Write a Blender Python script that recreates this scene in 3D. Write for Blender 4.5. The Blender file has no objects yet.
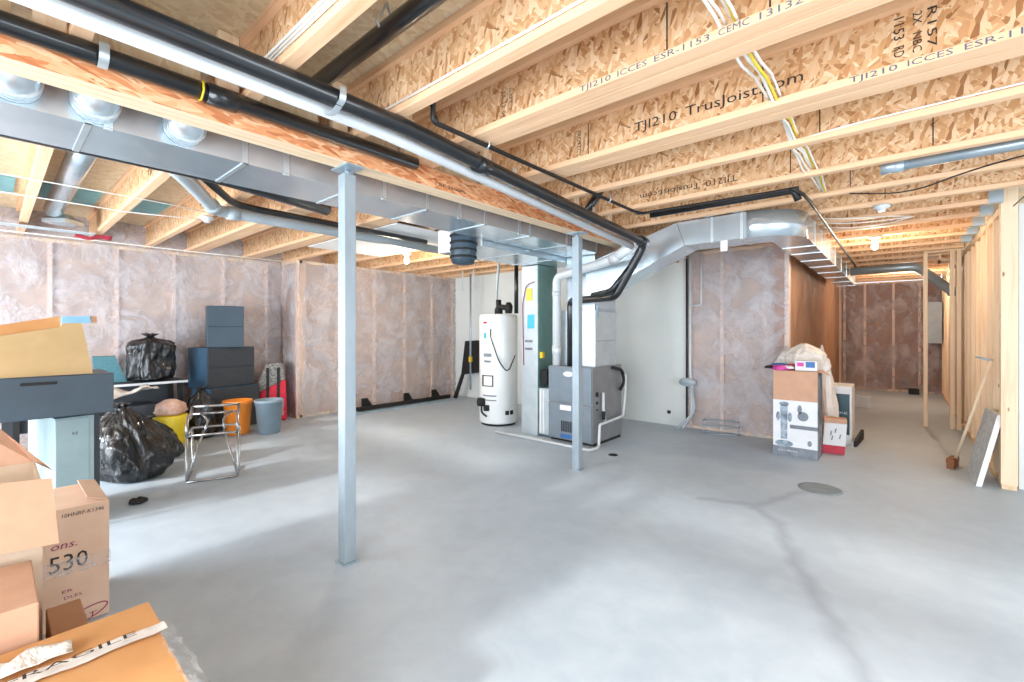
import bpy, math, random
from mathutils import Vector, Matrix, noise
random.seed(7)
S = bpy.context.scene
C = S.collection
# ------------------------------------------------------------------ camera, world, light, exposure
F_PX, HORIZ, CAM_H = 450.0, 330.0, 1.36
YAW = math.atan(388 / 450.0)
cam_d = bpy.data.cameras.new('camera'); cam = bpy.data.objects.new('camera', cam_d); C.objects.link(cam)
cam.location = (0, 0, CAM_H); cam.rotation_euler = (math.pi / 2, 0, YAW)
cam_d.sensor_width = 36.0; cam_d.lens = F_PX / 1024 * 36; cam_d.shift_y = -(341 - HORIZ) / 1024.0
cam_d.clip_start = 0.05
S.camera = cam
S.view_settings.view_transform = 'Standard'; S.view_settings.look = 'None'
S.view_settings.gamma = 1.0; S.view_settings.use_curve_mapping = False
S.view_settings.exposure = 0.45
W = bpy.data.worlds.new('world'); S.world = W; W.use_nodes = True
W.node_tree.nodes['Background'].inputs[0].default_value = (0.76, 0.88, 1.0, 1)
W.node_tree.nodes['Background'].inputs[1].default_value = 2.0
def lamp(name, kind, loc, energy, color, rot=(0, 0, 0), size=None, sy=None, soft=None):
    l = bpy.data.lights.new(name, kind); l.energy = energy; l.color = color
    if kind == 'AREA':
        l.shape = 'RECTANGLE'; l.size = size; l.size_y = sy or size
    if kind == 'SUN': l.angle = soft
    if kind == 'POINT': l.shadow_soft_size = soft or 0.04
    o = bpy.data.objects.new(name, l); o.location = loc; o.rotation_euler = rot; C.objects.link(o); return o
# daylight through the patio door and rear window, then an added side fill
lamp('patio_door_daylight', 'AREA', (-4.9, -2.1, 1.15), 210, (0.84, 0.92, 1.0), (math.radians(90), 0, 0), 2.6, 2.0)
lamp('garden_window_daylight', 'AREA', (-0.2, -2.1, 1.3), 150, (0.84, 0.92, 1.0), (math.radians(90), 0, math.radians(-8)), 2.8, 1.8)
lamp('side_fill_light', 'AREA', (3.2, 1.8, 1.3), 85, (0.84, 0.92, 1.0), (math.radians(90), 0, math.radians(90)), 3.0, 1.8)  # unseen fill panel added on the right to brighten the room
lamp('low_sun', 'SUN', (-5, -6, 4), 2.6, (1.0, 0.97, 0.9), (math.radians(66), 0, math.radians(-4)), soft=math.radians(3))

FX, FY = -math.sin(YAW), math.cos(YAW); RX, RY = math.cos(YAW), math.sin(YAW)
def atd(px, py, d):
    u = (px - 512) / F_PX; return Vector((d * (FX + u * RX), d * (FY + u * RY), CAM_H + d * (HORIZ - py) / F_PX))
def atz(px, py, z=0.0): return atd(px, py, (z - CAM_H) * F_PX / (HORIZ - py))
def atX(px, py, X): return atd(px, py, X / (FX + (px - 512) / F_PX * RX))
def atY(px, py, Y): return atd(px, py, Y / (FY + (px - 512) / F_PX * RY))

# ------------------------------------------------------------------ materials
def lin(h):
    h = h.lstrip('#'); o = []
    for i in (0, 2, 4):
        v = int(h[i:i + 2], 16) / 255; o.append(v / 12.92 if v <= 0.04045 else ((v + 0.055) / 1.055) ** 2.4)
    return (*o, 1)
def newmat(name):
    m = bpy.data.materials.new(name); m.use_nodes = True
    return m, m.node_tree, m.node_tree.nodes['Principled BSDF']
def N(nt, t, **kw):
    n = nt.nodes.new(t)
    for k, v in kw.items(): setattr(n, k, v)
    return n
def coords(nt, scale=(1, 1, 1), rot=(0, 0, 0), space='Object'):
    tc = N(nt, 'ShaderNodeTexCoord'); mp = N(nt, 'ShaderNodeMapping')
    mp.inputs['Scale'].default_value = scale; mp.inputs['Rotation'].default_value = rot
    nt.links.new(tc.outputs[space], mp.inputs[0]); return mp.outputs[0]
def ramp(nt, src, stops):
    r = N(nt, 'ShaderNodeValToRGB'); e = r.color_ramp.elements
    while len(e) < len(stops): e.new(0.5)
    for i, (p, c) in enumerate(stops): e[i].position = p; e[i].color = c
    nt.links.new(src, r.inputs[0]); return r.outputs[0]
def noise_n(nt, vec, scale, detail=4, rough=0.5, dist=0.0):
    n = N(nt, 'ShaderNodeTexNoise'); n.inputs['Scale'].default_value = scale; n.inputs['Detail'].default_value = detail
    n.inputs['Roughness'].default_value = rough; n.inputs['Distortion'].default_value = dist
    nt.links.new(vec, n.inputs['Vector']); return n.outputs['Fac']
def mixc(nt, a, b, fac, mode='MIX'):
    m = N(nt, 'ShaderNodeMix', data_type='RGBA', blend_type=mode)
    for sock, v in ((6, a), (7, b), (0, fac)):
        if hasattr(v, 'links'): nt.links.new(v, m.inputs[sock])
        else: m.inputs[sock].default_value = v
    return m.outputs[2]
def bump(nt, b, h, strength, dist=0.01):
    n = N(nt, 'ShaderNodeBump'); n.inputs['Strength'].default_value = strength; n.inputs['Distance'].default_value = dist
    nt.links.new(h, n.inputs['Height']); nt.links.new(n.outputs[0], b.inputs['Normal'])
def simple(name, c1, c2=None, rough=0.6, metal=0.0, scale=(1, 1, 1), ns=6, bs=0.0, coat=0.0, detail=4, dist=0.0, space='Object', bd=0.01):
    m, nt, b = newmat(name)
    b.inputs['Roughness'].default_value = rough; b.inputs['Metallic'].default_value = metal
    b.inputs['Coat Weight'].default_value = coat
    f = noise_n(nt, coords(nt, scale, space=space), ns, detail, 0.55, dist)
    col = ramp(nt, f, [(0.3, lin(c1)), (0.7, lin(c2 or c1))]); nt.links.new(col, b.inputs['Base Color'])
    if bs: bump(nt, b, f, bs, bd)
    return m
def osb(name, stops, plane):
    m, nt, b = newmat(name); b.inputs['Roughness'].default_value = 0.62
    sc = {'xz': (15, 3, 48), 'xy': (14, 36, 3), 'yz': (3, 8, 46)}[plane]
    ax = {'xz': 1, 'xy': 2, 'yz': 0}[plane]
    cols = []
    for k, ang in enumerate((0.5, -0.75, 1.35) if plane != 'yz' else (0.12, -0.2, 0.3)):
        r = [0, 0, 0]; r[ax] = ang
        tc = coords(nt); nz = N(nt, 'ShaderNodeVectorRotate', rotation_type='EULER_XYZ')
        nz.inputs['Rotation'].default_value = r; nt.links.new(tc, nz.inputs['Vector'])
        mp = N(nt, 'ShaderNodeMapping'); mp.inputs['Scale'].default_value = sc; mp.inputs['Location'].default_value = (k * 3.1, k, k * 2)
        nt.links.new(nz.outputs[0], mp.inputs[0])
        v = N(nt, 'ShaderNodeTexVoronoi'); v.inputs['Scale'].default_value = 1.3; nt.links.new(mp.outputs[0], v.inputs['Vector'])
        sp = N(nt, 'ShaderNodeSeparateColor'); nt.links.new(v.outputs['Color'], sp.inputs[0])
        cols.append((ramp(nt, sp.outputs[0], stops), sp.outputs[1]))
    def gt(s, t):
        q = N(nt, 'ShaderNodeMath', operation='GREATER_THAN'); q.inputs[1].default_value = t; nt.links.new(s, q.inputs[0]); return q.outputs[0]
    c = mixc(nt, cols[0][0], cols[1][0], gt(cols[1][1], 0.45)); c = mixc(nt, c, cols[2][0], gt(cols[2][1], 0.6))
    nt.links.new(c, b.inputs['Base Color']); return m
def lumber(name, light, dark, axis, knots=True, rough=0.6):
    m, nt, b = newmat(name); b.inputs['Roughness'].default_value = rough
    sc = [14, 14, 14]; sc[axis] = 0.7
    v = coords(nt, tuple(sc)); f = noise_n(nt, v, 2.2, 6, 0.6, 0.6)
    col = ramp(nt, f, [(0.28, lin(dark)), (0.5, lin(light)), (0.75, lin(light))])
    if knots:
        sk = [9, 9, 9]; sk[axis] = 3.2
        vo = N(nt, 'ShaderNodeTexVoronoi'); vo.inputs['Scale'].default_value = 0.8; nt.links.new(coords(nt, tuple(sk)), vo.inputs['Vector'])
        kf = ramp(nt, vo.outputs['Distance'], [(0.03, (1, 1, 1, 1)), (0.07, (0, 0, 0, 1))])
        col = mixc(nt, col, lin('#9c6238'), kf)
    nt.links.new(col, b.inputs['Base Color']); return m
M = {}
OSBS = [(0.0, lin('#94623a')), (0.08, lin('#bd8858')), (0.3, lin('#d3a274')), (0.6, lin('#dfb48a')), (0.85, lin('#e9caa5')), (1.0, lin('#cc9865'))]
M['osb'] = osb('oriented_strand_web', OSBS, 'xz')
M['subfloor'] = osb('oriented_strand_subfloor', [(0, lin('#d0b690')), (0.4, lin('#dcc6a2')), (0.8, lin('#e4d2b2')), (1, lin('#d3bb94'))], 'xy')
M['strand'] = osb('orange_strand_lumber', [(0, lin('#b9683a')), (0.3, lin('#d98d5b')), (0.7, lin('#e9a878')), (1, lin('#f0c096'))], 'yz')
M['veneer'] = lumber('pale_veneer_edge', '#e9cfae', '#d8b78e', 1, False)
M['flange'] = lumber('joist_flange_pine', '#ebc19a', '#d9a477', 0, False)
M['lvl'] = lumber('laminated_beam_orange', '#e6ab80', '#cf8e60', 1, False)
M['stud'] = lumber('stud_pine', '#f0d8b8', '#e2be97', 2)
M['stud_in'] = simple('stud_behind_sheet', '#e0c3b2', '#e8cfc0', 0.7)
M['plate'] = lumber('plate_pine', '#e9cdab', '#d8b48a', 1)
M['platex'] = lumber('plate_pine_across', '#e9cdab', '#d8b48a', 0)
M['galv'] = simple('galvanised_sheet', '#c3d1da', '#d8e4ea', 0.25, 0.7, (1, 1, 1), 5, 0.05)
M['galv_dk'] = simple('galvanised_pipe', '#9fb0bb', '#b5c3cb', 0.35, 0.5, (1, 1, 1), 6, 0.04)
M['cleat'] = simple('zinc_cleat', '#c6d2d8', '#d8e2e6', 0.35, 0.7)
M['post'] = simple('zinc_primed_post', '#939fa7', '#a4b0b7', 0.45, 0.35, (3, 3, 1), 4)
M['zinc'] = simple('zinc_bracket', '#a0b4c0', '#b9cad4', 0.35, 0.6)
M['abs'] = simple('black_abs_plastic', '#15181b', '#1d2125', 0.28, 0, coat=0.3)
M['iron'] = simple('black_iron_pipe', '#1b1a1a', '#2c2a29', 0.45, 0.3)
M['pvc'] = simple('white_pvc', '#cdd1d4', '#d9dcdd', 0.35)
M['pvcgrey'] = simple('grey_pvc', '#a9b4ba', '#b9c3c8', 0.4)
M['wire'] = simple('white_cable', '#e8e4da', '#f3f0e8', 0.5)
M['wire_y'] = simple('yellow_cable', '#e6c423', '#edd040', 0.5)
M['wire_k'] = simple('black_cable', '#1c1b1a', '#262422', 0.5)
M['card'] = simple('corrugated_cardboard', '#c4967a', '#cda184', 0.8, 0, (1, 1, 1), 9)
M['card_or'] = simple('warm_cardboard', '#c98f58', '#d09962', 0.8, 0, (1, 1, 1), 9)
M['card_in'] = simple('cardboard_inside', '#b08262', '#bb8f70', 0.85)
M['card_pale'] = simple('pale_cardboard', '#cdb298', '#d8c0a6', 0.8)
M['card_pink'] = simple('pinkish_cardboard', '#d6b49b', '#dfc1aa', 0.8)
M['blackprint'] = simple('black_ink', '#2a2522', '#332d29', 0.7)
M['blueprint'] = simple('blue_grey_ink', '#4c5a70', '#5a677c', 0.7)
M['magentaprint'] = simple('magenta_ink', '#8f1f57', '#9b2a62', 0.7)
M['bag'] = simple('black_bin_liner', '#08090b', '#15181c', 0.18, 0, (1, 1, 0.45), 9, 0.9, 0.4, 8, 1.4, bd=0.05)
M['bag_green'] = simple('dark_green_bin_liner', '#121a16', '#25302a', 0.28, 0, (1, 1, 0.5), 9, 0.9, 0.4, 8, 1.4, bd=0.05)
M['white_bag'] = simple('translucent_white_bag', '#d9cfc4', '#efe6dc', 0.35, 0, (1, 1, 1), 7, 0.7, 0.2, 7, 1.0, bd=0.05)
M['drywall'] = simple('painted_drywall', '#dbe0de', '#e2e6e4', 0.85, 0, (1, 1, 1), 1.5)
M['heater'] = simple('white_enamel', '#e9ebea', '#f1f2f1', 0.3, coat=0.3)
M['furnace'] = simple('grey_blue_enamel', '#78838c', '#828d96', 0.4, 0.3)
M['furnace_side'] = simple('grey_steel_cabinet', '#8d8f91', '#989a9c', 0.42, 0.5)
M['teal_duct'] = simple('return_drop_sheet', '#7fa39d', '#8db0a9', 0.35, 0.6)
M['slate'] = simple('slate_laminate', '#33434f', '#394b58', 0.45)
M['slate_dk'] = simple('charcoal_laminate', '#34383e', '#3c4046', 0.5)
M['slate_bl'] = simple('blue_slate_laminate', '#2d4a60', '#34536a', 0.5)
M['teal_lam'] = simple('pale_teal_laminate', '#879da1', '#94aaad', 0.4)
M['dark'] = simple('matt_black', '#141414', '#1d1d1d', 0.7)
M['chrome'] = simple('satin_steel', '#a9aaab', '#bdbebf', 0.25, 0.95)
M['orange'] = simple('orange_plastic', '#f08a2c', '#f5953a', 0.4)
M['greybin'] = simple('blue_grey_plastic', '#7b8e9b', '#8799a5', 0.4)
M['red'] = simple('red_nylon', '#c8152c', '#dd2440', 0.55, 0, (1, 1, 1), 10, 0.2)
M['pattern'] = simple('grey_patterned_fabric', '#3a3c40', '#a59f96', 0.7, 0, (1, 1, 1), 40)
M['yellow'] = simple('yellow_plastic_bag', '#e9cb1e', '#f2da3a', 0.35, 0, (1, 1, 1), 8, 0.5)
M['pinkcloth'] = simple('pale_pink_cloth', '#d9a58c', '#f0d5c6', 0.8, 0, (1, 1, 1), 18, 0.5)
M['magcloth'] = simple('magenta_cloth', '#c93c93', '#e25ab0', 0.7, 0, (1, 1, 1), 14, 0.4)
M['blue'] = simple('blue_plastic', '#2c5d9b', '#3a6fae', 0.5)
M['bluelt'] = simple('light_blue_plastic', '#7fb6dc', '#8fc3e6', 0.5)
M['tealboard'] = simple('teal_sheathing', '#6fa5ac', '#83b5ba', 0.6)
M['white'] = simple('white_paint', '#e6e6e4', '#eeeeec', 0.5)
M['rust'] = simple('brown_broom_block', '#7d4a28', '#93592f', 0.6)
M['foil'] = simple('silver_foil_facing', '#a9bac4', '#dfe8ec', 0.35, 0.25, (1, 1, 1), 26, 0.6)
M['deep_red'] = simple('red_print', '#b3253a', '#c23348', 0.6)
M['cyan'] = simple('cyan_sticker', '#3fb3c9', '#4abed3', 0.5)
M['ysticker'] = simple('yellow_sticker', '#d7c94a', '#e1d35a', 0.5)
M['batt'] = simple('pink_brown_insulation', '#b09d94', '#d4bbab', 0.95, 0, (1, 1, 1), 3.2, 0.3, 0, 6)
M['battpl'] = simple('mauve_brown_insulation', '#7d5c50', '#a3806f', 0.95, 0, (1, 1, 1), 2.4, 0.3, 0, 6)
M['battbr'] = simple('brown_insulation', '#96694a', '#b07d57', 0.95, 0, (1, 1, 1), 2.4, 0.3, 0, 6)
M['crush'] = simple('gravel', '#6d7276', '#8b9094', 0.9, 0, (1, 1, 1), 20, 0.3)
M['printgrey'] = simple('grey_carton_print', '#6d737b', '#8b929a', 0.7, 0, (1, 1, 1), 12)
M['cartonwhite'] = simple('white_carton', '#dcdcde', '#e6e6e7', 0.6)
def film(name, tint, base=0.28, gl=0.22, sc=(1, 1, 1), bs=0.8):
    m, nt, b = newmat(name)
    b.inputs['Base Color'].default_value = lin(tint); b.inputs['Roughness'].default_value = gl
    b.inputs['Specular IOR Level'].default_value = 0.7
    f = noise_n(nt, coords(nt, sc, (0.5, 0.6, 0)), 3.0, 11, 0.66, 0.7)
    f2 = noise_n(nt, coords(nt, (sc[0], sc[1], sc[2] * 0.8)), 7, 8, 0.6, 0.6)
    fac = ramp(nt, f, [(0.40, (base * 0.55,) * 3 + (1,)), (0.52, (base + 0.05,) * 3 + (1,)), (0.66, (base + 0.27,) * 3 + (1,))])
    md = N(nt, 'ShaderNodeMath', operation='ADD'); nt.links.new(f, md.inputs[0]); nt.links.new(f2, md.inputs[1])
    bump(nt, b, md.outputs[0], bs, 0.05)
    tr = N(nt, 'ShaderNodeBsdfTransparent'); mx = N(nt, 'ShaderNodeMixShader')
    nt.links.new(fac, mx.inputs[0]); nt.links.new(tr.outputs[0], mx.inputs[1]); nt.links.new(b.outputs[0], mx.inputs[2])
    nt.links.new(mx.outputs[0], nt.nodes['Material Output'].inputs[0]); return m
M['film'] = film('polythene_vapour_sheet', '#dcd9e0', 0.34)
M['filmclear'] = film('clear_polythene_sheet', '#c9b6a6', 0.12, 0.18, (1, 1, 0.6), 1.0)
M['filmhall'] = film('wrinkled_polythene_sheet', '#ddd2d4', 0.36, 0.16, (1, 1, 0.8), 1.6)
M['cleartape'] = film('clear_packing_tape', '#e9edf0', 0.22, 0.15, (8, 8, 8), 0.4)
def emit(name, col, s):
    m, nt, b = newmat(name); b.inputs['Emission Color'].default_value = col; b.inputs['Emission Strength'].default_value = s
    b.inputs['Base Color'].default_value = (1, 1, 1, 1); return m
M['bulb'] = emit('lit_bulb_glass', (1, 0.86, 0.62, 1), 30)
def concrete():
    m, nt, b = newmat('trowelled_concrete')
    v = coords(nt)
    f = noise_n(nt, v, 0.9, 6, 0.6, 0.4); g = noise_n(nt, v, 6, 5, 0.6, 0.5)
    c = ramp(nt, f, [(0.3, lin('#a9b6c3')), (0.55, lin('#b7c4d0')), (0.75, lin('#c4ced8'))])
    c = mixc(nt, c, ramp(nt, g, [(0.35, lin('#a7b4c1')), (0.65, lin('#c3ced7'))]), 0.35)
    # the long dark damp stain wandering over the slab (it belongs to the slab and stays put)
    pts = [atz(x, y).to_2d() for x, y in ((870, 690), (838, 628), (800, 570), (778, 522), (752, 505), (700, 498))]
    pts2 = [atz(x, y).to_2d() for x, y in ((752, 508), (790, 494), (820, 489))]
    wob = N(nt, 'ShaderNodeTexNoise'); wob.inputs['Scale'].default_value = 5; nt.links.new(v, wob.inputs['Vector'])
    ma = N(nt, 'ShaderNodeVectorMath', operation='MULTIPLY_ADD'); ma.inputs[1].default_value = (0.12, 0.12, 0); nt.links.new(wob.outputs['Color'], ma.inputs[0]); nt.links.new(v, ma.inputs[2])
    sh = N(nt, 'ShaderNodeVectorMath', operation='SUBTRACT'); sh.inputs[1].default_value = (0.06, 0.06, 0); nt.links.new(ma.outputs[0], sh.inputs[0])
    best = None
    for P in (pts, pts2):
        for a, q in zip(P, P[1:]):
            ab = q - a; L2 = ab.length_squared
            s = N(nt, 'ShaderNodeVectorMath', operation='SUBTRACT'); s.inputs[1].default_value = (a.x, a.y, 0); nt.links.new(sh.outputs[0], s.inputs[0])
            dt = N(nt, 'ShaderNodeVectorMath', operation='DOT_PRODUCT'); dt.inputs[1].default_value = (ab.x / L2, ab.y / L2, 0); nt.links.new(s.outputs[0], dt.inputs[0])
            cl = N(nt, 'ShaderNodeClamp'); nt.links.new(dt.outputs['Value'], cl.inputs[0])
            sc = N(nt, 'ShaderNodeVectorMath', operation='SCALE'); sc.inputs[0].default_value = (ab.x, ab.y, 0); nt.links.new(cl.outputs[0], sc.inputs['Scale'])
            dd = N(nt, 'ShaderNodeVectorMath', operation='DISTANCE'); nt.links.new(s.outputs[0], dd.inputs[0]); nt.links.new(sc.outputs[0], dd.inputs[1])
            if best is None: best = dd.outputs['Value']
            else:
                mn = N(nt, 'ShaderNodeMath', operation='MINIMUM'); nt.links.new(best, mn.inputs[0]); nt.links.new(dd.outputs['Value'], mn.inputs[1]); best = mn.outputs[0]
    st = ramp(nt, best, [(0.0, (0.6,) * 3 + (1,)), (0.03, (0.35,) * 3 + (1,)), (0.07, (0, 0, 0, 1))])
    c = mixc(nt, c, lin('#949caa'), st)
    nt.links.new(c, b.inputs['Base Color'])
    r = ramp(nt, g, [(0.3, (0.42,) * 3 + (1,)), (0.7, (0.58,) * 3 + (1,))]); nt.links.new(r, b.inputs['Roughness'])
    bump(nt, b, g, 0.08, 0.01); return m
M['concrete'] = concrete()

# ------------------------------------------------------------------ mesh helpers
WM = {}
class MB:
    def __init__(s): s.v = []; s.f = []; s.sm = []
    def add(s, vs, fs, smooth=False):
        n = len(s.v); s.v += [Vector(p) for p in vs]
        for f in fs: s.f.append([i + n for i in f]); s.sm.append(smooth)
        return s
    def box(s, x0, x1, y0, y1, z0, z1):
        x0, x1 = sorted((x0, x1)); y0, y1 = sorted((y0, y1)); z0, z1 = sorted((z0, z1))
        return s.add([(x0, y0, z0), (x1, y0, z0), (x1, y1, z0), (x0, y1, z0), (x0, y0, z1), (x1, y0, z1), (x1, y1, z1), (x0, y1, z1)],
                     [(0, 3, 2, 1), (4, 5, 6, 7), (0, 1, 5, 4), (1, 2, 6, 5), (2, 3, 7, 6), (3, 0, 4, 7)])
    def para(s, o, a, b, c):
        o, a, b, c = map(Vector, (o, a, b, c))
        vs = [o, o + a, o + a + b, o + b, o + c, o + a + c, o + a + b + c, o + b + c]
        fs = [(0, 3, 2, 1), (4, 5, 6, 7), (0, 1, 5, 4), (1, 2, 6, 5), (2, 3, 7, 6), (3, 0, 4, 7)]
        if a.cross(b).dot(c) < 0: fs = [tuple(reversed(f)) for f in fs]
        return s.add(vs, fs)
    def prism(s, pts, off):
        pts = [Vector(p) for p in pts]; off = Vector(off); n = len(pts)
        nrm = Vector((0, 0, 0))
        for i in range(n): nrm += pts[i].cross(pts[(i + 1) % n])
        if nrm.dot(off) < 0: pts.reverse()
        return s.add(pts + [p + off for p in pts], [tuple(range(n))[::-1], tuple(range(n, 2 * n))] + [(i, (i + 1) % n, n + (i + 1) % n, n + i) for i in range(n)])
    def tube(s, pts, r, n=12, caps=True, smooth=True):
        pts = [Vector(p) for p in pts]; rs = r if isinstance(r, (list, tuple)) else [r] * len(pts)
        base = len(s.v); nrm = None
        for i, p in enumerate(pts):
            t = ((pts[min(i + 1, len(pts) - 1)] - p).normalized() + (p - pts[max(i - 1, 0)]).normalized()).normalized()
            if nrm is None:
                nrm = t.orthogonal().normalized()
            else:
                nrm = (nrm - t * nrm.dot(t)).normalized()
            bn = t.cross(nrm)
            k = 1.0
            if 0 < i < len(pts) - 1:
                ca = (pts[i + 1] - p).normalized().dot((p - pts[i - 1]).normalized()); k = 1 / max(0.5, math.sqrt((1 + ca) / 2))
            for j in range(n):
                a = 2 * math.pi * j / n
                s.v.append(p + (nrm * math.cos(a) + bn * math.sin(a)) * rs[i] * (1 if k == 1 else (1 + (k - 1) * 0.5)))
        for i in range(len(pts) - 1):
            for j in range(n):
                a, b = base + i * n + j, base + i * n + (j + 1) % n
                s.f.append([a, b, b + n, a + n]); s.sm.append(smooth)
        if caps:
            s.f.append([base + j for j in range(n)][::-1]); s.sm.append(False)
            s.f.append([base + (len(pts) - 1) * n + j for j in range(n)]); s.sm.append(False)
        return s
    def lathe(s, prof, c=(0, 0, 0), n=24, smooth=True, sx=1, sy=1, fn=None):
        c = Vector(c); base = len(s.v)
        for (r, z) in prof:
            for j in range(n):
                a = 2 * math.pi * j / n; k = fn(a, z) if fn else 1
                s.v.append(c + Vector((math.cos(a) * r * sx * k, math.sin(a) * r * sy * k, z)))
        for i in range(len(prof) - 1):
            for j in range(n):
                a, b = base + i * n + j, base + i * n + (j + 1) % n
                s.f.append([a, b, b + n, a + n]); s.sm.append(smooth)
        s.f.append([base + j for j in range(n)][::-1]); s.sm.append(False)
        s.f.append([base + (len(prof) - 1) * n + j for j in range(n)]); s.sm.append(False)
        return s
    def grid(s, o, a, b, na, nb, fn):
        o, a, b = map(Vector, (o, a, b)); base = len(s.v)
        for j in range(nb + 1):
            for i in range(na + 1):
                p = o + a * (i / na) + b * (j / nb); s.v.append(p + Vector(fn(p, i / na, j / nb)))
        for j in range(nb):
            for i in range(na):
                q = base + j * (na + 1) + i; s.f.append([q, q + 1, q + na + 2, q + na + 1]); s.sm.append(True)
        return s
    def build(s, name, mat, parent=None, bevel=0.0, label=None, solid=0.0):
        me = bpy.data.meshes.new(name); vs = s.v
        loc = Vector((0, 0, 0))
        if parent is not None:
            inv = WM.get(parent.name, parent.matrix_world).inverted(); vs = [inv @ v for v in vs]
        else:
            xs = [v.x for v in vs]; ys = [v.y for v in vs]
            loc = Vector(((min(xs) + max(xs)) / 2, (min(ys) + max(ys)) / 2, min(v.z for v in vs))); vs = [v - loc for v in vs]
        me.from_pydata([tuple(v) for v in vs], [], s.f); me.validate(); me.update()
        if len(me.polygons) == len(s.sm): me.polygons.foreach_set('use_smooth', s.sm)
        me.materials.append(M[mat] if isinstance(mat, str) else mat)
        o = bpy.data.objects.new(name, me); o.location = loc; C.objects.link(o)
        if parent is not None: o.parent = parent; WM[o.name] = WM.get(parent.name, parent.matrix_world).copy()
        if bevel:
            m = o.modifiers.new('bevel', 'BEVEL'); m.width = bevel; m.segments = 2; m.limit_method = 'ANGLE'
        if solid:
            m = o.modifiers.new('thickness', 'SOLIDIFY'); m.thickness = solid
        if label: o['label'] = label
        o.matrix_world  # noqa
        if parent is None: o.matrix_basis = Matrix.Translation(loc)
        bpy_update(o); return o
_mw = {}
def bpy_update(o): pass
def tag(o, label, cat, group=None):
    o['label'] = label; o['category'] = cat
    if group: o['group'] = group
    return o
class _P:  # light wrapper: an empty whose world matrix is known without a depsgraph update
    pass
def thing(name, label, cat, loc, rz=0.0, group=None):
    o = bpy.data.objects.new(name, None); o.empty_display_size = 0.1; C.objects.link(o)
    o.matrix_world = Matrix.Translation(Vector(loc)) @ Matrix.Rotation(rz, 4, 'Z')
    return tag(o, label, cat, group)
def struct(o): o['kind'] = 'structure'; return o
def fillet(pts, R, n=6):
    pts = [Vector(p) for p in pts]; out = [pts[0]]
    for a, b, c in zip(pts, pts[1:], pts[2:]):
        d1, d2 = (a - b).normalized(), (c - b).normalized()
        r = min(R, (a - b).length * 0.48, (c - b).length * 0.48)
        p, q = b + d1 * r, b + d2 * r
        for i in range(n + 1):
            t = i / n; out.append(p * (1 - t) ** 2 + b * 2 * t * (1 - t) + q * t * t)
    out.append(pts[-1]); return out
def text_mb(txt, o, xdir, up, h, width=None, mb=None, lift=0.002):
    cu = bpy.data.curves.new('writing', 'FONT'); cu.body = txt; cu.size = 1.0; cu.resolution_u = 2
    ob = bpy.data.objects.new('writing', cu); C.objects.link(ob)
    dg = bpy.context.evaluated_depsgraph_get(); me = ob.evaluated_get(dg).to_mesh()
    vs = [v.co.copy() for v in me.vertices]; fs = [tuple(p.vertices) for p in me.polygons]
    ob.evaluated_get(dg).to_mesh_clear(); bpy.data.objects.remove(ob); bpy.data.curves.remove(cu)
    x0, x1 = min(v.x for v in vs), max(v.x for v in vs)
    xd, ud = Vector(xdir).normalized(), Vector(up).normalized(); nn = xd.cross(ud)
    sy = h / 0.72; sx = (width / (x1 - x0)) if width else sy
    mb = mb or MB(); o = Vector(o)
    return mb.add([o + xd * (v.x - x0) * sx + ud * v.y * sy + nn * lift for v in vs], fs)

# ------------------------------------------------------------------ room shell
ZC, ZS = 2.44, 2.74
mb = MB(); mb.box(-8.2, 4.2, -2.6, 13.6, -0.12, 0); fl = struct(mb.build('floor', 'concrete'))
fl.data.transform(Matrix.Translation(fl.location)); fl.location = (0, 0, 0)
mb = MB()
for k in range(-3, 17):
    mb.box(-8.2, 4.2, k * 0.82, k * 0.82 + 0.815, ZS, ZS + 0.02)
ce = struct(mb.build('ceiling', 'subfloor'))

def insulated(name, o, a, H, studs, into, batt='batt', fm='film', nst=None, seed=0, amp=0.018, ext=(0, 0), ridge=0):
    """o start, a along the wall, into = vector to the outside; studs = offsets along a"""
    o, a, into = Vector(o), Vector(a), Vector(into); L = a.length; ad = a.normalized()
    w = MB(); w.para(o + into * 0.05 - ad * ext[0], a + ad * (ext[0] + ext[1]), into * 0.10, (0, 0, H)); root = struct(w.build(name, batt))
    root_l = root
    root.matrix_world = Matrix.Translation(root.location)
    for t in studs:
        m = MB(); m.para(o + ad * (t - 0.022) + into * 0.006, ad * 0.044, into * 0.08, (0, 0, H)); m.build('stud', 'stud_in', root)
    m = MB(); m.para(o + into * 0.005, a, into * 0.085, (0, 0, 0.04)); m.build('bottom_plate', 'plate' if abs(a.y) > abs(a.x) else 'platex', root)
    m = MB(); m.para(o + into * 0.005 + Vector((0, 0, H - 0.04)), a, into * 0.085, (0, 0, 0.04)); m.build('top_plate', 'plate' if abs(a.y) > abs(a.x) else 'platex', root)
    def fn(p, s, t):
        x = s * L
        near = min([abs(x - q) for q in studs] + [9]); k = min(1.0, near / 0.12)
        k *= min(1, t * 8 + 0.2, (1 - t) * 8 + 0.2)
        v = noise.noise(Vector((x * 2.6 + seed, p.z * 1.6, seed))) * amp + noise.noise(Vector((x * 8 + seed, p.z * 5, 3))) * amp * 0.4
        if ridge: v += ridge * (1 - abs(noise.noise(Vector((x * 3 + p.z * 2.2, p.z * 1.4 - x, seed + 3))) * 3)) * 0.6 + ridge * 0.5 * (1 - abs(noise.noise(Vector((x * 9 + p.z * 5, p.z * 2.5, seed + 8))) * 3))
        return -into * (0.004 + max(0, k * (amp + v)))
    m = MB(); m.grid(o, a, (0, 0, H), max(8, int(L * 22)), 56, fn); m.build('vapor_barrier', fm, root)
    return root
insulated('wall_left', (-7.6, -2.3, 0), (0, 5.37, 0), ZC, [0.36 + 0.6 * k for k in range(9)], (-1, 0, 0), seed=1, ext=(0, .3))
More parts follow.
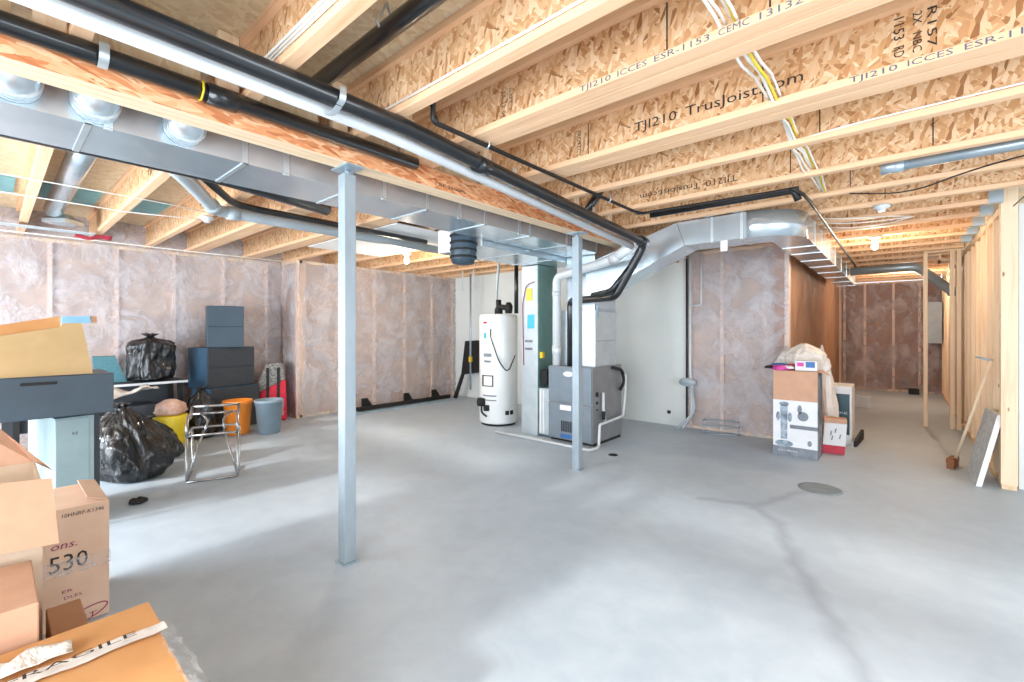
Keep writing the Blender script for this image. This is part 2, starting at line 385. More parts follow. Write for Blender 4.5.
insulated('wall_jog', (-7.6, 3.08, 0), (0.56, 0, 0), ZC, [0.04, 0.52], (0, 1, 0), seed=5, ext=(.2, 0))
insulated('wall_back_left', (-7.05, 3.10, 0), (0, 3.27, 0), ZC, [0.04, 0.68, 1.36, 2.01, 2.66, 3.2], (-1, 0, 0), seed=9, ext=(0, .15))
insulated('wall_back', (-2.27, 6.37, 0), (1.24, 0, 0), ZC, [0.06, 0.47, 1.22], (0, 1, 0), seed=14, ext=(.02, 0))
insulated('wall_hall_left', (-1.03, 6.37, 0), (0, 6.7, 0), ZC, [0.04, 6.6], (-1, 0, 0), 'battbr', 'filmclear', seed=20, ext=(0, .3))
insulated('wall_hall_back', (-1.03, 13.1, 0), (2.7, 0, 0), ZC, [0.04, 0.42, 0.92, 1.35, 1.75, 2.2], (0, 1, 0), 'battpl', 'filmhall', seed=27, amp=0.05, ext=(.2, .2), ridge=0.05)
mb = MB(); mb.box(-7.2, -2.27, 6.36, 6.50, 0.0, ZC)
wb = struct(mb.build('wall_utility', 'drywall')); wb.matrix_world = Matrix.Translation(wb.location)
mb = MB(); mb.box(-7.02, -2.27, 6.37, 6.46, ZC, ZC + 0.05); mb.build('top_plate', 'platex', wb)
mb = MB(); mb.box(-7.7, -7.62, -2.3, 6.5, ZC, ZS); struct(mb.build('trim_1', 'batt'))
mb = MB(); mb.grid((-7.55, -2.3, ZC), (0, 5.4, 0), (-0.02, 0, 0.3), 90, 6, lambda p, s, t: (noise.noise(Vector((p.y * 4, p.z * 8, 0))) * 0.05, 0, 0)); struct(mb.build('trim_2', 'film'))
mb = MB(); mb.box(-7.7, -1.0, 6.5, 6.56, ZC, ZS); struct(mb.build('trim_3', 'plate'))
# front wall with the patio door opening, off to the left of the camera
mb = MB(); mb.box(-8.2, -6.3, -2.4, -2.3, 0, ZC); mb.box(-3.5, -1.7, -2.4, -2.3, 0, ZC); mb.box(-6.3, -3.5, -2.4, -2.3, 2.12, ZC); mb.box(-1.7, 1.4, -2.4, -2.3, 0, 0.35); mb.box(-1.7, 1.4, -2.4, -2.3, 2.2, ZC); mb.box(1.4, 4.2, -2.4, -2.3, 0, ZC)
struct(mb.build('wall_front', 'drywall'))
# drywall beyond the stud wall on the right
mb = MB(); mb.box(0.77, 4.2, 5.75, 5.80, 0.0, ZC); struct(mb.build('wall_right', 'drywall'))
mb = MB(); mb.box(4.1, 4.2, 4.2, 5.75, 0, ZC); mb.box(4.1, 4.2, -2.3, -0.6, 0, ZC); mb.box(4.1, 4.2, -0.6, 4.2, 0, 0.3); struct(mb.build('wall_side', 'drywall'))

# stud wall along the hallway
root = struct(bpy.data.objects.new('wall_hall_right', None)); C.objects.link(root)
sy = [5.66, 5.705, 6.12, 6.55, 6.98, 7.42, 7.86, 8.30, 8.57, 8.62, 9.05, 9.5, 10, 10.6, 11.2, 11.8, 12.4, 12.9]
for y in sy:
    m = MB(); m.box(0.66 if y > 5.8 else 0.655, 0.755, y, y + 0.04, 0.04, ZS - 0.02); m.build('stud', 'stud', root, 0.002)
m = MB(); m.box(0.66, 0.75, 5.66, 13.1, 0, 0.04); m.build('bottom_plate', 'plate', root)
m = MB(); m.box(0.66, 0.75, 5.75, 13.1, ZC - 0.06, ZC); m.build('top_plate', 'plate', root)
m = MB(); m.box(0.757, 0.77, 5.81, 13.1, 0, ZC); m.build('sheathing', 'stud', root)
# short cross wall (framed opening) at the hallway end
root = struct(bpy.data.objects.new('wall_closet', None)); C.objects.link(root)
for x, zt in ((0.25, ZC), (0.52, ZC), (0.585, ZC)):
    m = MB(); m.box(x, x + 0.045, 8.60, 8.69, 0.0, zt); m.build('stud', 'stud', root, 0.002)
m = MB(); m.box(0.25, 0.66, 8.60, 8.69, ZC, ZC + 0.05); m.build('header', 'platex', root)

# ------------------------------------------------------------------ joists
def joist(y1, x0, x1, w, label, grp, hang=False, right=None):
    """y1 = far edge of the flange"""
    yc = y1 - w / 2
    r = thing('floor_joist', label, 'joist', ((x0 + x1) / 2, yc, ZC), 0, grp)
    m = MB(); m.box(x0, x1, y1 - w, y1, ZC, ZC + 0.036); m.build('bottom_flange', 'flange', r, 0.002)
    m = MB(); m.box(x0, x1, y1 - w, y1, ZS - 0.036, ZS - 0.001); m.build('top_flange', 'flange', r)
    m = MB(); m.box(x0, x1, yc - 0.006, yc + 0.006, ZC + 0.036, ZS - 0.036); m.build('web', 'osb', r)
    return r
JX0, JX1 = -7.55, 4.1
rooms = [(-1.55, .06), (-0.95, .06), (-0.35, .06), (0.25, .06), (0.83, .06), (1.38, .06), (1.845, .085), (1.935, .085), (2.562, .09), (2.655, .09), (3.13, .06), (3.80, .06), (4.46, .06), (5.06, .06)]
names = ['nearest the front wall, above the patio door', 'second from the front wall', 'third from the front wall, above the viewer', 'beside the round grey duct at far left',
         'with a white cable bunch on its flange', 'with one white cable running along its lower edge', 'near ply of the doubled pair printed with code text', 'far ply of the doubled pair behind the first printed one',
         'printed web, near ply of the second doubled pair', 'far ply of the second doubled pair', 'just behind the second doubled pair, with a thin white cable', 'with upside-down print, just before the grey conduit', 'behind the grey conduit pipe', 'passing over the top of the nearest wall stud']
JO = []
for (y, w), nm in zip(rooms, names):
    JO.append(joist(y, JX0, JX1, w, 'wooden I-joist across the ceiling, ' + nm, 'I-joists under the subfloor'))
for k, y in enumerate([5.6, 6.14]):
    JO.append(joist(y, JX0 if y < 6.3 else -1.0, 0.63, .06, 'wooden I-joist hung on a steel hanger, %s before the hallway' % ('second' if k == 0 else 'last'), 'I-joists under the subfloor'))
hy = [6.7, 7.25, 7.8, 8.35, 9.0, 9.6, 10.2, 10.8, 11.4, 12.0, 12.6, 13.0]
ordn = ['first', 'second', 'third', 'fourth', 'fifth', 'sixth', 'seventh', 'eighth', 'ninth', 'tenth', 'eleventh', 'twelfth']
for k, y in enumerate(hy):
    JO.append(joist(y, -1.08, 0.63, .06, 'short wooden I-joist over the hallway, %s counted from the near end' % ordn[k], 'I-joists over the hallway'))
for y in [5.6, 6.14] + hy[:3]:
    r = thing('joist_hanger', 'galvanised steel hanger holding a joist end on the stud wall, joist %d from the near post' % ([5.6, 6.14] + hy[:3]).index(y) if False else 'galvanised steel hanger on the stud wall top, ' + ['nearest', 'second nearest', 'middle one', 'fourth nearest', 'farthest of the five'][([5.6, 6.14] + hy[:3]).index(y)], 'joist hanger', (0.62, y - 0.03, ZC - 0.004), 0, 'joist hangers on the stud wall')
    m = MB(); m.box(0.55, 0.657, y - 0.066, y + 0.006, ZC - 0.005, ZC - 0.001); m.build('seat', 'zinc', r)
    for s in (y - 0.067, y + 0.003):
        m = MB(); m.box(0.57, 0.657, s, s + 0.004, ZC - 0.004, ZC + 0.17); m.build('side_plate', 'zinc', r)
# printing on the joists
def print_on(j, rows, mat='blackprint'):
    for (t, o, xd, up, h, w) in rows:
        ws = t.split(); tot = len(' '.join(ws)); k = 0
        for q in ws:
            text_mb(q, Vector(o) + Vector(xd) * (w * k / tot), xd, up, h, w * max(len(q) - .15, .5) / tot).build('printed_code', mat, j); k += len(q) + 1
j = JO[6]; fy = 1.76
print_on(j, [('TJI210  ICCES  ESR-1153 CEMC 13132-K SFLCER', (-1.11, fy, ZC + 0.006), (1, 0, 0), (0, 0, 1), 0.026, 1.12)], 'blueprint')
wy = 1.845 - .0425 - .006
print_on(j, [('JUL 12 04', (-1.62, wy, ZC + 0.20), (0, 0, -1), (1, 0, 0), 0.03, 0.14), ('SHIFT 2', (-1.57, wy, ZC + 0.20), (0, 0, -1), (1, 0, 0), 0.02, 0.12)])
j = JO[8]; fy = 2.562 - .09; wy = 2.562 - .045 - .006
print_on(j, [('TJI210  ICCES  ESR-1153  CEMC', (-0.17, fy, ZC + 0.006), (1, 0, 0), (0, 0, 1), 0.026, 0.72)], 'blueprint')
print_on(j, [('TJI210 TrusJoist.com', (-1.20, wy, ZC + 0.10), (1, 0, 0), (0, 0, 1), 0.055, 0.86),
             ('1153 RD', (-0.02, wy, ZC + 0.24), (0, 0, -1), (1, 0, 0), 0.035, 0.17), ('2X NBC', (0.04, wy, ZC + 0.24), (0, 0, -1), (1, 0, 0), 0.03, 0.17), ('R157', (0.085, wy, ZC + 0.24), (0, 0, -1), (1, 0, 0), 0.03, 0.17),
             ('PROTECT', (-1.6, wy, ZC + 0.22), (0, 0, -1), (1, 0, 0), 0.03, 0.17)])
j = JO[11]; wy = 3.80 - .03 - .006
print_on(j, [('TJI210 TrusJoist.com', (-0.95, wy, ZC + 0.12), (-1, 0, 0), (0, 0, -1), 0.05, 0.8)])
for k, x in ((1, -4.9), (2, -4.4), (3, -5.2), (4, -5.6), (5, -6.0)):
    j = JO[2 + k]; y1, w = rooms[2 + k]
    if k in (4,): continue
    print_on(j, [('TJI 210', (x, y1 - w / 2 - .006, ZC + 0.10), (1, 0, 0), (0, 0, 1), 0.05, 0.35)])
# knockout marks and seams inked on the webs
for (jn, xs) in ((6, (-0.72, -0.35)), (8, (-1.52, -0.52)), (10, (-.35, .5)), (11, (-.6, .15, .95)), (12, (-.3,)), (13, (-.1,))):
    y1, w = rooms[jn]
    for x in xs: mb = MB(); mb.box(x, x + 0.006, y1 - w / 2 - .0075, y1 - w / 2 - .006, ZC + 0.05, ZS - 0.05); mb.build('web_seam_mark', 'blackprint', JO[jn])
# squash blocks on the beam
bl = ['first', 'second', 'third', 'fourth', 'fifth', 'sixth', 'seventh', 'eighth']
for k, y in enumerate([0.25, 0.83, 1.38, 1.845, 2.562, 3.13, 3.80, 4.46]):
    m = MB()
    m.box(-2.40, -2.36, y - 0.15, y - 0.062, ZC, ZS - 0.002)
    o = m.build('squash_block', 'stud', bevel=0.002)
    tag(o, 'upright timber block on the beam beside a joist, %s from the near end' % bl[k], 'wood block', 'squash blocks on the beam')
# rim blocking between joists over the beam
ys = [-0.35, 0.25, 0.83, 1.38, 1.935, 2.655, 3.13, 3.80, 4.46, 5.06, 5.6]
for k in range(len(ys) - 1):
    m = MB(); m.box(-2.455, -2.43, ys[k] + 0.004, ys[k + 1] - 0.20, ZC, ZS - 0.002)
    o = m.build('blocking_panel', 'osb' if False else 'subfloor'); tag(o, 'wood panel blocking the joist bay above the beam, %s bay from the near end' % (ordn[k]), 'blocking panel', 'blocking panels above the beam')

# ------------------------------------------------------------------ beam and posts
r = thing('support_beam', 'long orange laminated timber beam on two steel posts, pipes strapped to it', 'beam', (-2.43, 2.2, 2.31))
for k in range(3):
    m = MB(); x = -2.50 + k * 0.0467; m.box(x, x + 0.0455, -2.2, 6.35, 2.31, ZC - 0.001); o = m.build('ply', 'strand', r, 0.0015); o.data.materials.append(M['veneer']); o.data.polygons[0].material_index = 1
print_mb = text_mb('1.8E 2600Fb', (-2.36, 1.95, 2.335), (0, 1, 0), (0, 0, 1), 0.02, 0.28); print_mb.build('printed_code', 'blackprint', r)
def post(x, y, label):
    r = thing('steel_post', label, 'post', (x, y, 0), 0, 'steel posts under the beam')
    m = MB(); m.box(x - .0375, x + .0375, y - .0375, y + .0375, 0.006, 2.27); m.build('shaft', 'post', r, 0.006)
    m = MB(); m.tube([(x, y, 2.26), (x, y, 2.30)], 0.016, 10); m.build('jack_screw', 'zinc', r)
    m = MB(); m.box(x - .085, x + .095, y - .055, y + .055, 2.30, 2.3095); m.build('top_plate', 'zinc', r)
    m = MB(); m.box(x - .05, x + .05, y - .05, y + .05, 0.001, 0.007); m.build('base_plate', 'zinc', r)
    m = MB()
    for z in (0.22, 1.9, 1.4): m.box(x - 0.006, x + 0.006, y - .0385, y - .0372, z - .1, z - .085)
    m.build('punched_hole', 'galv_dk', r)
post(-2.46, 1.37, 'square grey steel post nearest the viewer, tallest in the picture')
post(-2.39, 3.75, 'square grey steel post standing in front of the furnace')

# ------------------------------------------------------------------ pipes along the beam
def pipe(name, label, cat, pts, r, mat, R=0.08, n=14, grp=None, couplings=(), nf=6):
    m = MB(); m.tube(fillet(pts, R, nf) if len(pts) > 2 else pts, r, n)
    if not couplings:
        o = m.build(name, mat); return tag(o, label, cat, grp)
    root = thing(name, label, cat, pts[0], 0, grp); m.build('pipe_run', mat, root)
    for (a, b) in couplings:
        q = MB(); q.tube([a, b], r * 1.22, n); q.build('coupling', mat, root)
    return root
pipe('drain_pipe', 'thin black plastic drain pipe strapped along the side of the beam', 'pipe', [(-2.31, -2.2, 2.405), (-2.31, 1.75, 2.405)], 0.038, 'abs', couplings=[((-2.31, 0.62, 2.403), (-2.31, 0.74, 2.403))])
w1 = atY(631, 246, 4.14); w2 = atY(612, 260, 4.26); w3 = atY(566, 274, 4.56); w3b = Vector((w3.x - .06, 4.62, w3.z - .0)); wb_ = atY(557.5, 300, 4.62)
r = pipe('vent_pipe', 'white plastic pipe running along the beam down to the furnace', 'pipe',
     [(-2.02, -2.2, 2.385), (-2.03, 1.3, 2.385), w1], 0.032, 'pvc', 0.10, couplings=[(w1, w1 + (w2 - w1) * .25)])
m = MB(); m.tube(fillet([w1, w2, w3, Vector((wb_.x, 4.62, w3.z - .07)), Vector((wb_.x, 4.62, 0.922))], .09, 8), [.045] + [.05] * 27, 18) if False else m.tube(fillet([w1, w2, Vector((wb_.x, 4.60, w3.z - .02)), Vector((wb_.x, 4.60, 0.922))], .10, 8), .050, 18); m.build('furnace_drop', 'pvc', r)
for a, b in ((w1 * .35 + w2 * .65, w2), (Vector((wb_.x, 4.60, 1.84)), Vector((wb_.x, 4.60, 1.78))), (Vector((wb_.x, 4.60, 1.16)), Vector((wb_.x, 4.60, 1.06)))):
    m = MB(); m.tube([a, b], .057, 18); m.build('coupling', 'pvc', r)
b1 = atY(645, 243, 4.22); b2 = atY(645, 250, 4.22); b3 = atY(615, 297, 4.20); b4 = atY(572, 301, 4.6); b5 = atY(570.5, 320, 4.6)
pipe('drain_pipe', 'thick black plastic pipe beside the white pipe, bending down to the furnace', 'pipe',
     [(-1.92, -2.2, 2.40), (-1.92, 1.4, 2.40), b1, b3, Vector((b5.x, 4.60, b4.z)), Vector((b5.x, 4.60, 0.922))], 0.042, 'abs', 0.08,
     couplings=[(b1 - (b1 - Vector((-1.92, 1.4, 2.4))) * .04, b1), ((-1.925, 1.9, 2.363), (-1.925, 2.0, 2.357)), ((b5.x, 4.62, 1.10), (b5.x, 4.62, 1.03))])
o2 = Vector((-.055, -.05, -.075)); pipe('drain_pipe', 'second slimmer black pipe below the bend, hugging the thick one', 'pipe',
     [b1 + Vector((-.05, .0, -.10)), b3 + Vector((-.02, -.05, .06)), b3 + Vector((-.30, .06, .04))], 0.026, 'abs', 0.05)
# pipe straps
def strap(x0, x1, y, zt, zb, label, w=0.03, beam=False):
    pts = [(x1 + 0.01, y, ZC - 0.004), (x1 + 0.012, y, zt - 0.02), ((x1 + x0) / 2, y, zb), (x0 - 0.008, y, zt - 0.02), (x0 - 0.01, y, ZC - 0.004)]
    pts = fillet(pts, 0.05, 6); m = MB()
    for side in range(len(pts) - 1):
        a, b = pts[side], pts[side + 1]
        t = (b - a); nn = Vector((t.z, 0, -t.x)).normalized() * 0.0025
        m.para(a - Vector((0, w / 2, 0)), b - a, Vector((0, w, 0)), nn)
    o = m.build('pipe_strap', 'cleat'); return tag(o, label, 'pipe strap', 'metal straps holding the pipes')
strap(-2.055, -1.875, 1.02, 2.40, 2.335, 'pale metal strap around the white and black pipes, nearest to the viewer')
strap(-2.15, -1.95, 2.28, 2.37, 2.305, 'pale metal strap around the white and black pipes, middle one by the gas pipe')
strap(-2.22, -2.04, 3.45, 2.34, 2.27, 'pale metal strap around the white and black pipes, farthest, near the second post')
strap(-2.352, -2.268, 0.28, 2.40, 2.355, 'perforated metal strap around the black drain pipe at top left', 0.03)
m = MB(); m.tube([(-2.352, 0.60, ZC - 0.003), (-2.27, 0.60, 2.43), (-2.266, 0.60, 2.39), (-2.30, 0.60, 2.362), (-2.35, 0.60, 2.375)], 0.004, 6); tag(m.build('tie_wire', 'wire_y'), 'green-yellow wire looped round the black pipe on the beam', 'wire')
# gas line
pipe('gas_pipe', 'thin black iron gas pipe with a raised elbow, right of the beam pipes', 'pipe',
     [(0.3, 1.46, 2.55), (-1.78, 1.46, 2.55), (-1.80, 1.47, 2.42), (-1.80, 3.87, 2.42), (-0.60, 3.87, 2.40), (-0.54, 3.90, 2.36), (-0.53, 4.2, 2.36), (-0.53, 8.9, 2.36)], 0.013, 'iron', 0.03, 10,
     couplings=[((-1.80, 1.47, 2.535), (-1.80, 1.47, 2.50)), ((-1.8, 1.475, 2.45), (-1.8, 1.50, 2.418)), ((-1.8, 3.8, 2.42), (-1.78, 3.87, 2.42)), ((-.62, 3.87, 2.40), (-.56, 3.87, 2.40))])
pipe('gas_pipe', 'thicker black pipe crossing under the joists above the hallway duct', 'pipe', [(-1.72, 3.93, 2.405), (-0.60, 3.93, 2.405), (-0.575, 3.95, 2.33)], 0.026, 'iron', 0.03, 12)
for k, y in enumerate((1.87, 3.30)):
    m = MB(); m.tube([(-1.8, y, 2.47), (-1.818, y, 2.44), (-1.80, y, 2.402), (-1.783, y, 2.42), (-1.79, y, 2.47)], 0.005, 6)
    tag(m.build('pipe_hook', 'cleat'), ['small metal hook holding the gas pipe near the raised elbow', 'small metal hook holding the gas pipe near the duct'][k], 'pipe hook', 'gas pipe hooks')
pipe('drain_pipe', 'short thick black pipe crossing the joist bay at top centre left', 'pipe', [(-3.0, 1.08, 2.60), (1.2, 1.08, 2.62)], 0.038, 'abs')
pipe('drain_pipe', 'stub of black pipe rising behind the beam pipes near the second post', 'pipe', [(-2.12, 3.42, 2.36), (-1.98, 3.5, 2.6)], 0.035, 'abs')
m = MB(); m.tube([(-1.62, 1.08, 2.72), (-1.62, 1.03, 2.62), (-1.62, 1.08, 2.575), (-1.62, 1.13, 2.62), (-1.62, 1.08, 2.72)], 0.006, 6); tag(m.build('pipe_strap', 'cleat'), 'metal hanger loop round the black pipe at the top centre left', 'pipe strap')
# left side pipes
pipe('vent_pipe', 'pale grey plastic pipe with a bend under the joists at the left', 'pipe', [(-3.38, 0.72, 2.37), (-3.60, 0.85, 2.37), (-4.38, 1.25, 2.37), (-4.38, 4.4, 2.36)], 0.048, 'pvcgrey', 0.1,
     couplings=[((-4.2, 1.16, 2.37), (-4.31, 1.215, 2.37)), ((-4.38, 1.33, 2.37), (-4.38, 1.42, 2.37))])
pipe('drain_pipe', 'black plastic pipe parallel to the pale grey pipe at left', 'pipe', [(-3.4, 0.75, 2.46), (-4.13, 1.30, 2.395), (-4.16, 1.5, 2.39), (-4.16, 3.3, 2.38)], 0.028, 'abs', 0.1)
pipe('duct_insulation', 'fat black insulated tube lying against the far side of the main duct', 'pipe', [(-3.24, -2.2, 2.33), (-3.24, 0.9, 2.33), (-3.45, 1.75, 2.32)], 0.05, 'abs', 0.2)

# ------------------------------------------------------------------ ducts
r = thing('supply_duct', 'long rectangular galvanised duct behind the beam with riveted cross seams', 'duct', (-2.9, 1.2, 2.26))
y = -2.2
while y < 4.55:
    e = min(y + 0.62, 4.62); m = MB(); m.box(-3.13, -2.68, y, e - 0.002, 2.26, ZC - 0.002); m.build('duct_section', 'galv', r)
    m = MB(); m.box(-3.134, -2.676, e - 0.012, e + 0.012, 2.256, 2.2605); m.box(-2.6805, -2.676, e - 0.012, e + 0.012, 2.256, ZC - 0.002); m.build('cleat', 'cleat', r)
    y = e
for k, yy in enumerate((0.06, 0.30, 0.62)):
    m = MB(); m.tube(fillet([(-2.70, yy, 2.35), (-2.59, yy, 2.35), (-2.585, yy + 0.0, 2.50)], 0.07, 8), 0.078, 20); t = m.build('round_takeoff', 'galv', r)
    for q in range(3):
        m = MB(); a = q * 0.03; m.tube([(-2.672 + a, yy, 2.35), (-2.664 + a, yy, 2.35)], 0.083, 20); m.build('crimp_ring', 'cleat', t)
for k, yy in enumerate((0.33, 1.1, 1.75, 2.45, 3.2)):
    m = MB(); m.box(-2.678, -2.674, yy, yy + 0.03, 2.265, ZC); m.box(-2.69, -2.674, yy, yy + 0.03, 2.252, 2.26); m.build('hanger_strap', 'cleat', r)
# return duct
r = thing('return_duct', 'wide galvanised return duct farther left, capped with a pale end', 'duct', (-3.5, 4.0, 2.22))
for a, b in ((3.2, 3.8), (3.8, 4.4), (4.4, 5.0)):
    m = MB(); m.box(-3.79, -3.16, a, b - 0.003, 2.2, ZC - 0.002); m.build('duct_section', 'galv', r)
    m = MB(); m.box(-3.794, -3.156, b - 0.015, b + 0.01, 2.195, 2.2005); m.build('cleat', 'cleat', r)
m = MB(); m.box(-3.80, -3.15, 3.18, 3.2, 2.19, ZC - 0.002); m.build('end_cap', 'white', r)
r = thing('return_drop_duct', 'tall vertical return air duct left of the furnace with stickers', 'duct', (-3.64, 4.8, 0))
m = MB(); m.box(-3.78, -3.52, 4.58, 5.0, 0.003, 2.193); m.build('duct_body', 'cleat', r, 0.003)
m = MB(); m.box(-3.518, -3.508, 4.582, 5.0, 0.55, 2.193); m.build('side_panel', 'teal_duct', r)
m = MB(); m.box(-3.506, -3.34, 4.60, 5.1, 0.03, 0.62); m.build('filter_rack', 'cleat', r, 0.004)
for x in (-3.49, -3.44): m = MB(); m.box(x, x + 0.02, 4.592, 4.60, 0.05, 0.60); m.build('rack_rail', 'white', r)
m = MB(); m.box(-3.70, -3.60, 4.575, 4.58, 1.74, 1.90); m.build('yellow_sticker', 'ysticker', r)
m = MB(); m.box(-3.68, -3.57, 4.575, 4.58, 1.38, 1.56); m.build('cyan_sticker', 'cyan', r)
m = MB()
for z in (1.2, 1.1): m.box(-3.72, -3.60, 4.575, 4.58, z, z + 0.03)
m.build('warning_label', 'printgrey', r)
m = MB(); m.tube(fillet([(-3.74, 4.572, 0.9), (-3.76, 4.572, 1.7), (-3.70, 4.572, 1.95), (-3.56, 4.572, 1.98)], 0.08), 0.005, 6); m.build('thermostat_wire', 'magentaprint', r)
m = MB(); m.box(-3.50, -3.40, 4.62, 4.75, 0.66, 0.85); m.build('control_box', 'dark', r, 0.004)
m = MB(); m.box(-3.50, -3.46, 4.60, 4.66, 1.0, 1.08); m.build('yellow_valve', 'wire_y', r, 0.004)
# furnace
r = thing('furnace', 'grey-blue furnace cabinet with two front panels behind the second steel post', 'furnace', (-3.01, 4.9, 0))
m = MB(); m.box(-3.32, -2.70, 4.56, 5.28, 0.03, 0.92); m.build('cabinet', 'furnace_side', r, 0.004)
m = MB(); m.box(-3.315, -2.705, 4.54, 4.562, 0.49, 0.915); p1 = m.build('upper_panel', 'furnace', r, 0.006)
m = MB(); m.box(-3.315, -2.705, 4.54, 4.562, 0.04, 0.475); m.build('lower_panel', 'furnace', r, 0.006)
m = MB(); m.lathe([(0.07, 0), (0.07, 0.006)], (0, 0, 0), 24, sx=1, sy=0.45)
m.v = [Vector((-3.02 + v.x, 4.538 - v.z, 0.83 + v.y)) for v in m.v]; m.build('oval_badge', 'white', r)
m = MB(); m.box(-3.14, -2.98, 4.535, 4.54, 0.39, 0.45); m.build('paper_label', 'white', r)
m = MB()
for k in range(7): m.box(-3.12 + k * .03, -3.105 + k * .03, 4.534, 4.54, 0.13, 0.26)
m.build('louvre', 'dark', r)
m = MB(); m.box(-3.13, -2.92, 4.535, 4.54, 0.055, 0.10); m.build('blue_label', 'blue', r)
m = MB()
for z, rr in ((0.60, .03), (0.50, .02), (0.42, .012)): m.tube([(-2.70, 4.66, z), (-2.693, 4.66, z)], rr, 12)
m.build('knockout', 'dark', r)
m = MB(); m.tube(fillet([(-2.68, 5.0, 0.9), (-2.66, 5.22, 0.86), (-2.65, 5.26, 0.7), (-2.68, 5.2, 0.6)], 0.08), 0.02, 8); m.build('flex_conduit', 'dark', r)
m = MB(); m.box(-3.32, -2.7, 4.6, 5.25, 0, 0.03); m.build('base_rail', 'dark', r)
# plenum and coil cabinet
r = thing('supply_plenum', 'tall pale sheet metal plenum rising from the top of the furnace', 'duct', (-3.0, 4.95, 0.92))
m = MB(); m.box(-3.28, -2.74, 4.69, 5.22, 0.92, 1.60); m.build('coil_cabinet', 'cleat', r, 0.003)
m = MB(); m.box(-3.15, -2.75, 4.70, 5.21, 1.60, 2.43); m.build('plenum_body', 'galv', r)
m = MB(); m.box(-2.745, -2.735, 4.72, 5.16, 1.58, 1.61); m.box(-2.745, -2.735, 4.72, 5.16, 1.22, 1.235); m.build('seam', 'galv_dk', r)
m = MB(); m.box(-2.738, -2.73, 4.72, 4.76, 1.5, 1.66); m.build('latch', 'zinc', r)
m = MB(); m.box(-3.14, -3.04, 4.68, 4.69, 1.14, 1.26); m.build('paper_label', 'white', r)
# condensate drain
pipe('condensate_pipe', 'thin white plastic drain pipe on the floor round the furnace base', 'pipe',
     [(-4.05, 4.36, 0.02), (-2.62, 4.36, 0.02), (-2.60, 4.50, 0.02), (-2.64, 4.60, 0.02), (-2.64, 4.62, 0.26), (-2.64, 5.2, 0.28), (-2.64, 5.26, 0.55), (-2.64, 5.26, 0.8)], 0.016, 'pvc', 0.03, 10)
pipe('condensate_pipe', 'short white upright plastic pipe on the right side of the furnace', 'pipe', [(-2.66, 4.74, 0.62), (-2.66, 4.74, 0.42), (-2.66, 4.78, 0.28)], 0.018, 'pvc', 0.03, 10)
m = MB(); m.box(-2.67, -2.64, 4.72, 4.76, 0.30, 0.40); tag(m.build('drain_trap', 'dark', bevel=0.006), 'small black trap joined to the white pipe beside the furnace', 'pipe fitting')
# trunk line to the hallway
r = thing('hallway_trunk_duct', 'galvanised duct rising from the plenum, turning a rounded corner into the hallway', 'duct', (-1.2, 4.7, 2.2))
yf, yb = 4.50, 4.86
m = MB(); m.prism([(-2.745, yf, 1.70), (-1.62, yf, 2.20), (-1.70, yf, ZC - .003), (-2.745, yf, 2.12)], (0, yb - yf, 0)); m.build('sloped_section', 'galv', r)
m = MB(); m.prism([(-1.615, yf, 2.20), (-1.36, yf, 2.20), (-1.36, yf, ZC - .003), (-1.695, yf, ZC - .003)], (0, yb - yf, 0)); m.build('duct_section', 'galv', r)
m = MB(); m.box(-1.357, -1.06, yf, yb, 2.2, ZC - .003); m.build('duct_section', 'galv', r)
for x in (-1.36, -1.10): m = MB(); m.box(x - .012, x + .012, yf - .005, yb, 2.195, ZC - .003); m.build('cleat', 'cleat', r)
ctr = Vector((-1.06, 4.92, 0)); R = 0.42; prof = [Vector((-1.06, yb, 0))]; arc = []
for i in range(15):
    a = -math.pi / 2 + i / 14 * math.pi / 2; arc.append(Vector((ctr.x + R * math.cos(a), ctr.y + R * math.sin(a), 0)))
base = arc + [Vector((-0.92, 4.92, 0)), Vector((-0.92, yb + .02, 0)), Vector((-1.06, yb, 0))]
m = MB(); m.prism([p + Vector((0, 0, 2.2)) for p in base], (0, 0, ZC - .003 - 2.2))
for i, f in enumerate(m.f):
    if 2 <= i < 16: m.sm[i] = True
m.build('round_elbow', 'galv', r)
y = 4.93
for k, e in enumerate((5.35, 5.85, 6.5, 7.2, 8.0, 8.8, 9.7, 10.6)):
    m = MB(); m.box(-0.92, -0.64, y, e - .003, 2.2, ZC - .003); m.build('duct_section', 'galv', r)
    m = MB(); m.box(-0.924, -0.636, e - .012, e + .012, 2.195, 2.2005); m.box(-0.6405, -0.635, e - .012, e + .012, 2.195, ZC - .003); m.build('cleat', 'cleat', r)
    y = e
for x in (-1.42, -1.16):
    m = MB(); m.lathe([(0.07, 0), (0.07, 0.05), (0.06, 0.1), (0.06, 0.3)], (x, 4.62, ZC - .003), 16); m.build('round_takeoff', 'galv', r)
m = MB(); m.box(-1.28, -1.22, 4.49, 4.50, 2.10, 2.2); tag(m.build('hanging_tag', 'white'), 'white tag hanging from the front edge of the hallway duct', 'tag')
pipe('round_duct', 'round galvanised duct crossing the hallway and bending down behind the stud', 'duct', [(-0.628, 9.3, 2.32), (0.18, 9.3, 2.34), (0.58, 9.5, 1.97), (0.62, 9.9, 1.95)], 0.065, 'galv_dk', 0.08, 18)
pipe('round_duct', 'round grey duct in the joist bay at far left above the wall', 'duct', [(-3.3, 0.42, 2.60), (-6.5, 0.42, 2.58)], 0.075, 'galv', 0.08, 18)
m = MB(); m.lathe([(0.06, 0), (0.16, -0.06), (0.16, -0.10), (0.15, -0.10)], (-6.6, 0.50, 2.56), 4, False); tag(m.build('register_boot', 'galv'), 'flared galvanised boot at the end of the round duct, far left', 'duct boot')
m = MB(); m.box(-6.78, -6.62, 0.0, 0.75, 2.405, 2.41); tag(m.build('foil_sheet', 'foil'), 'crumpled foil strip under the joists at far left', 'foil')
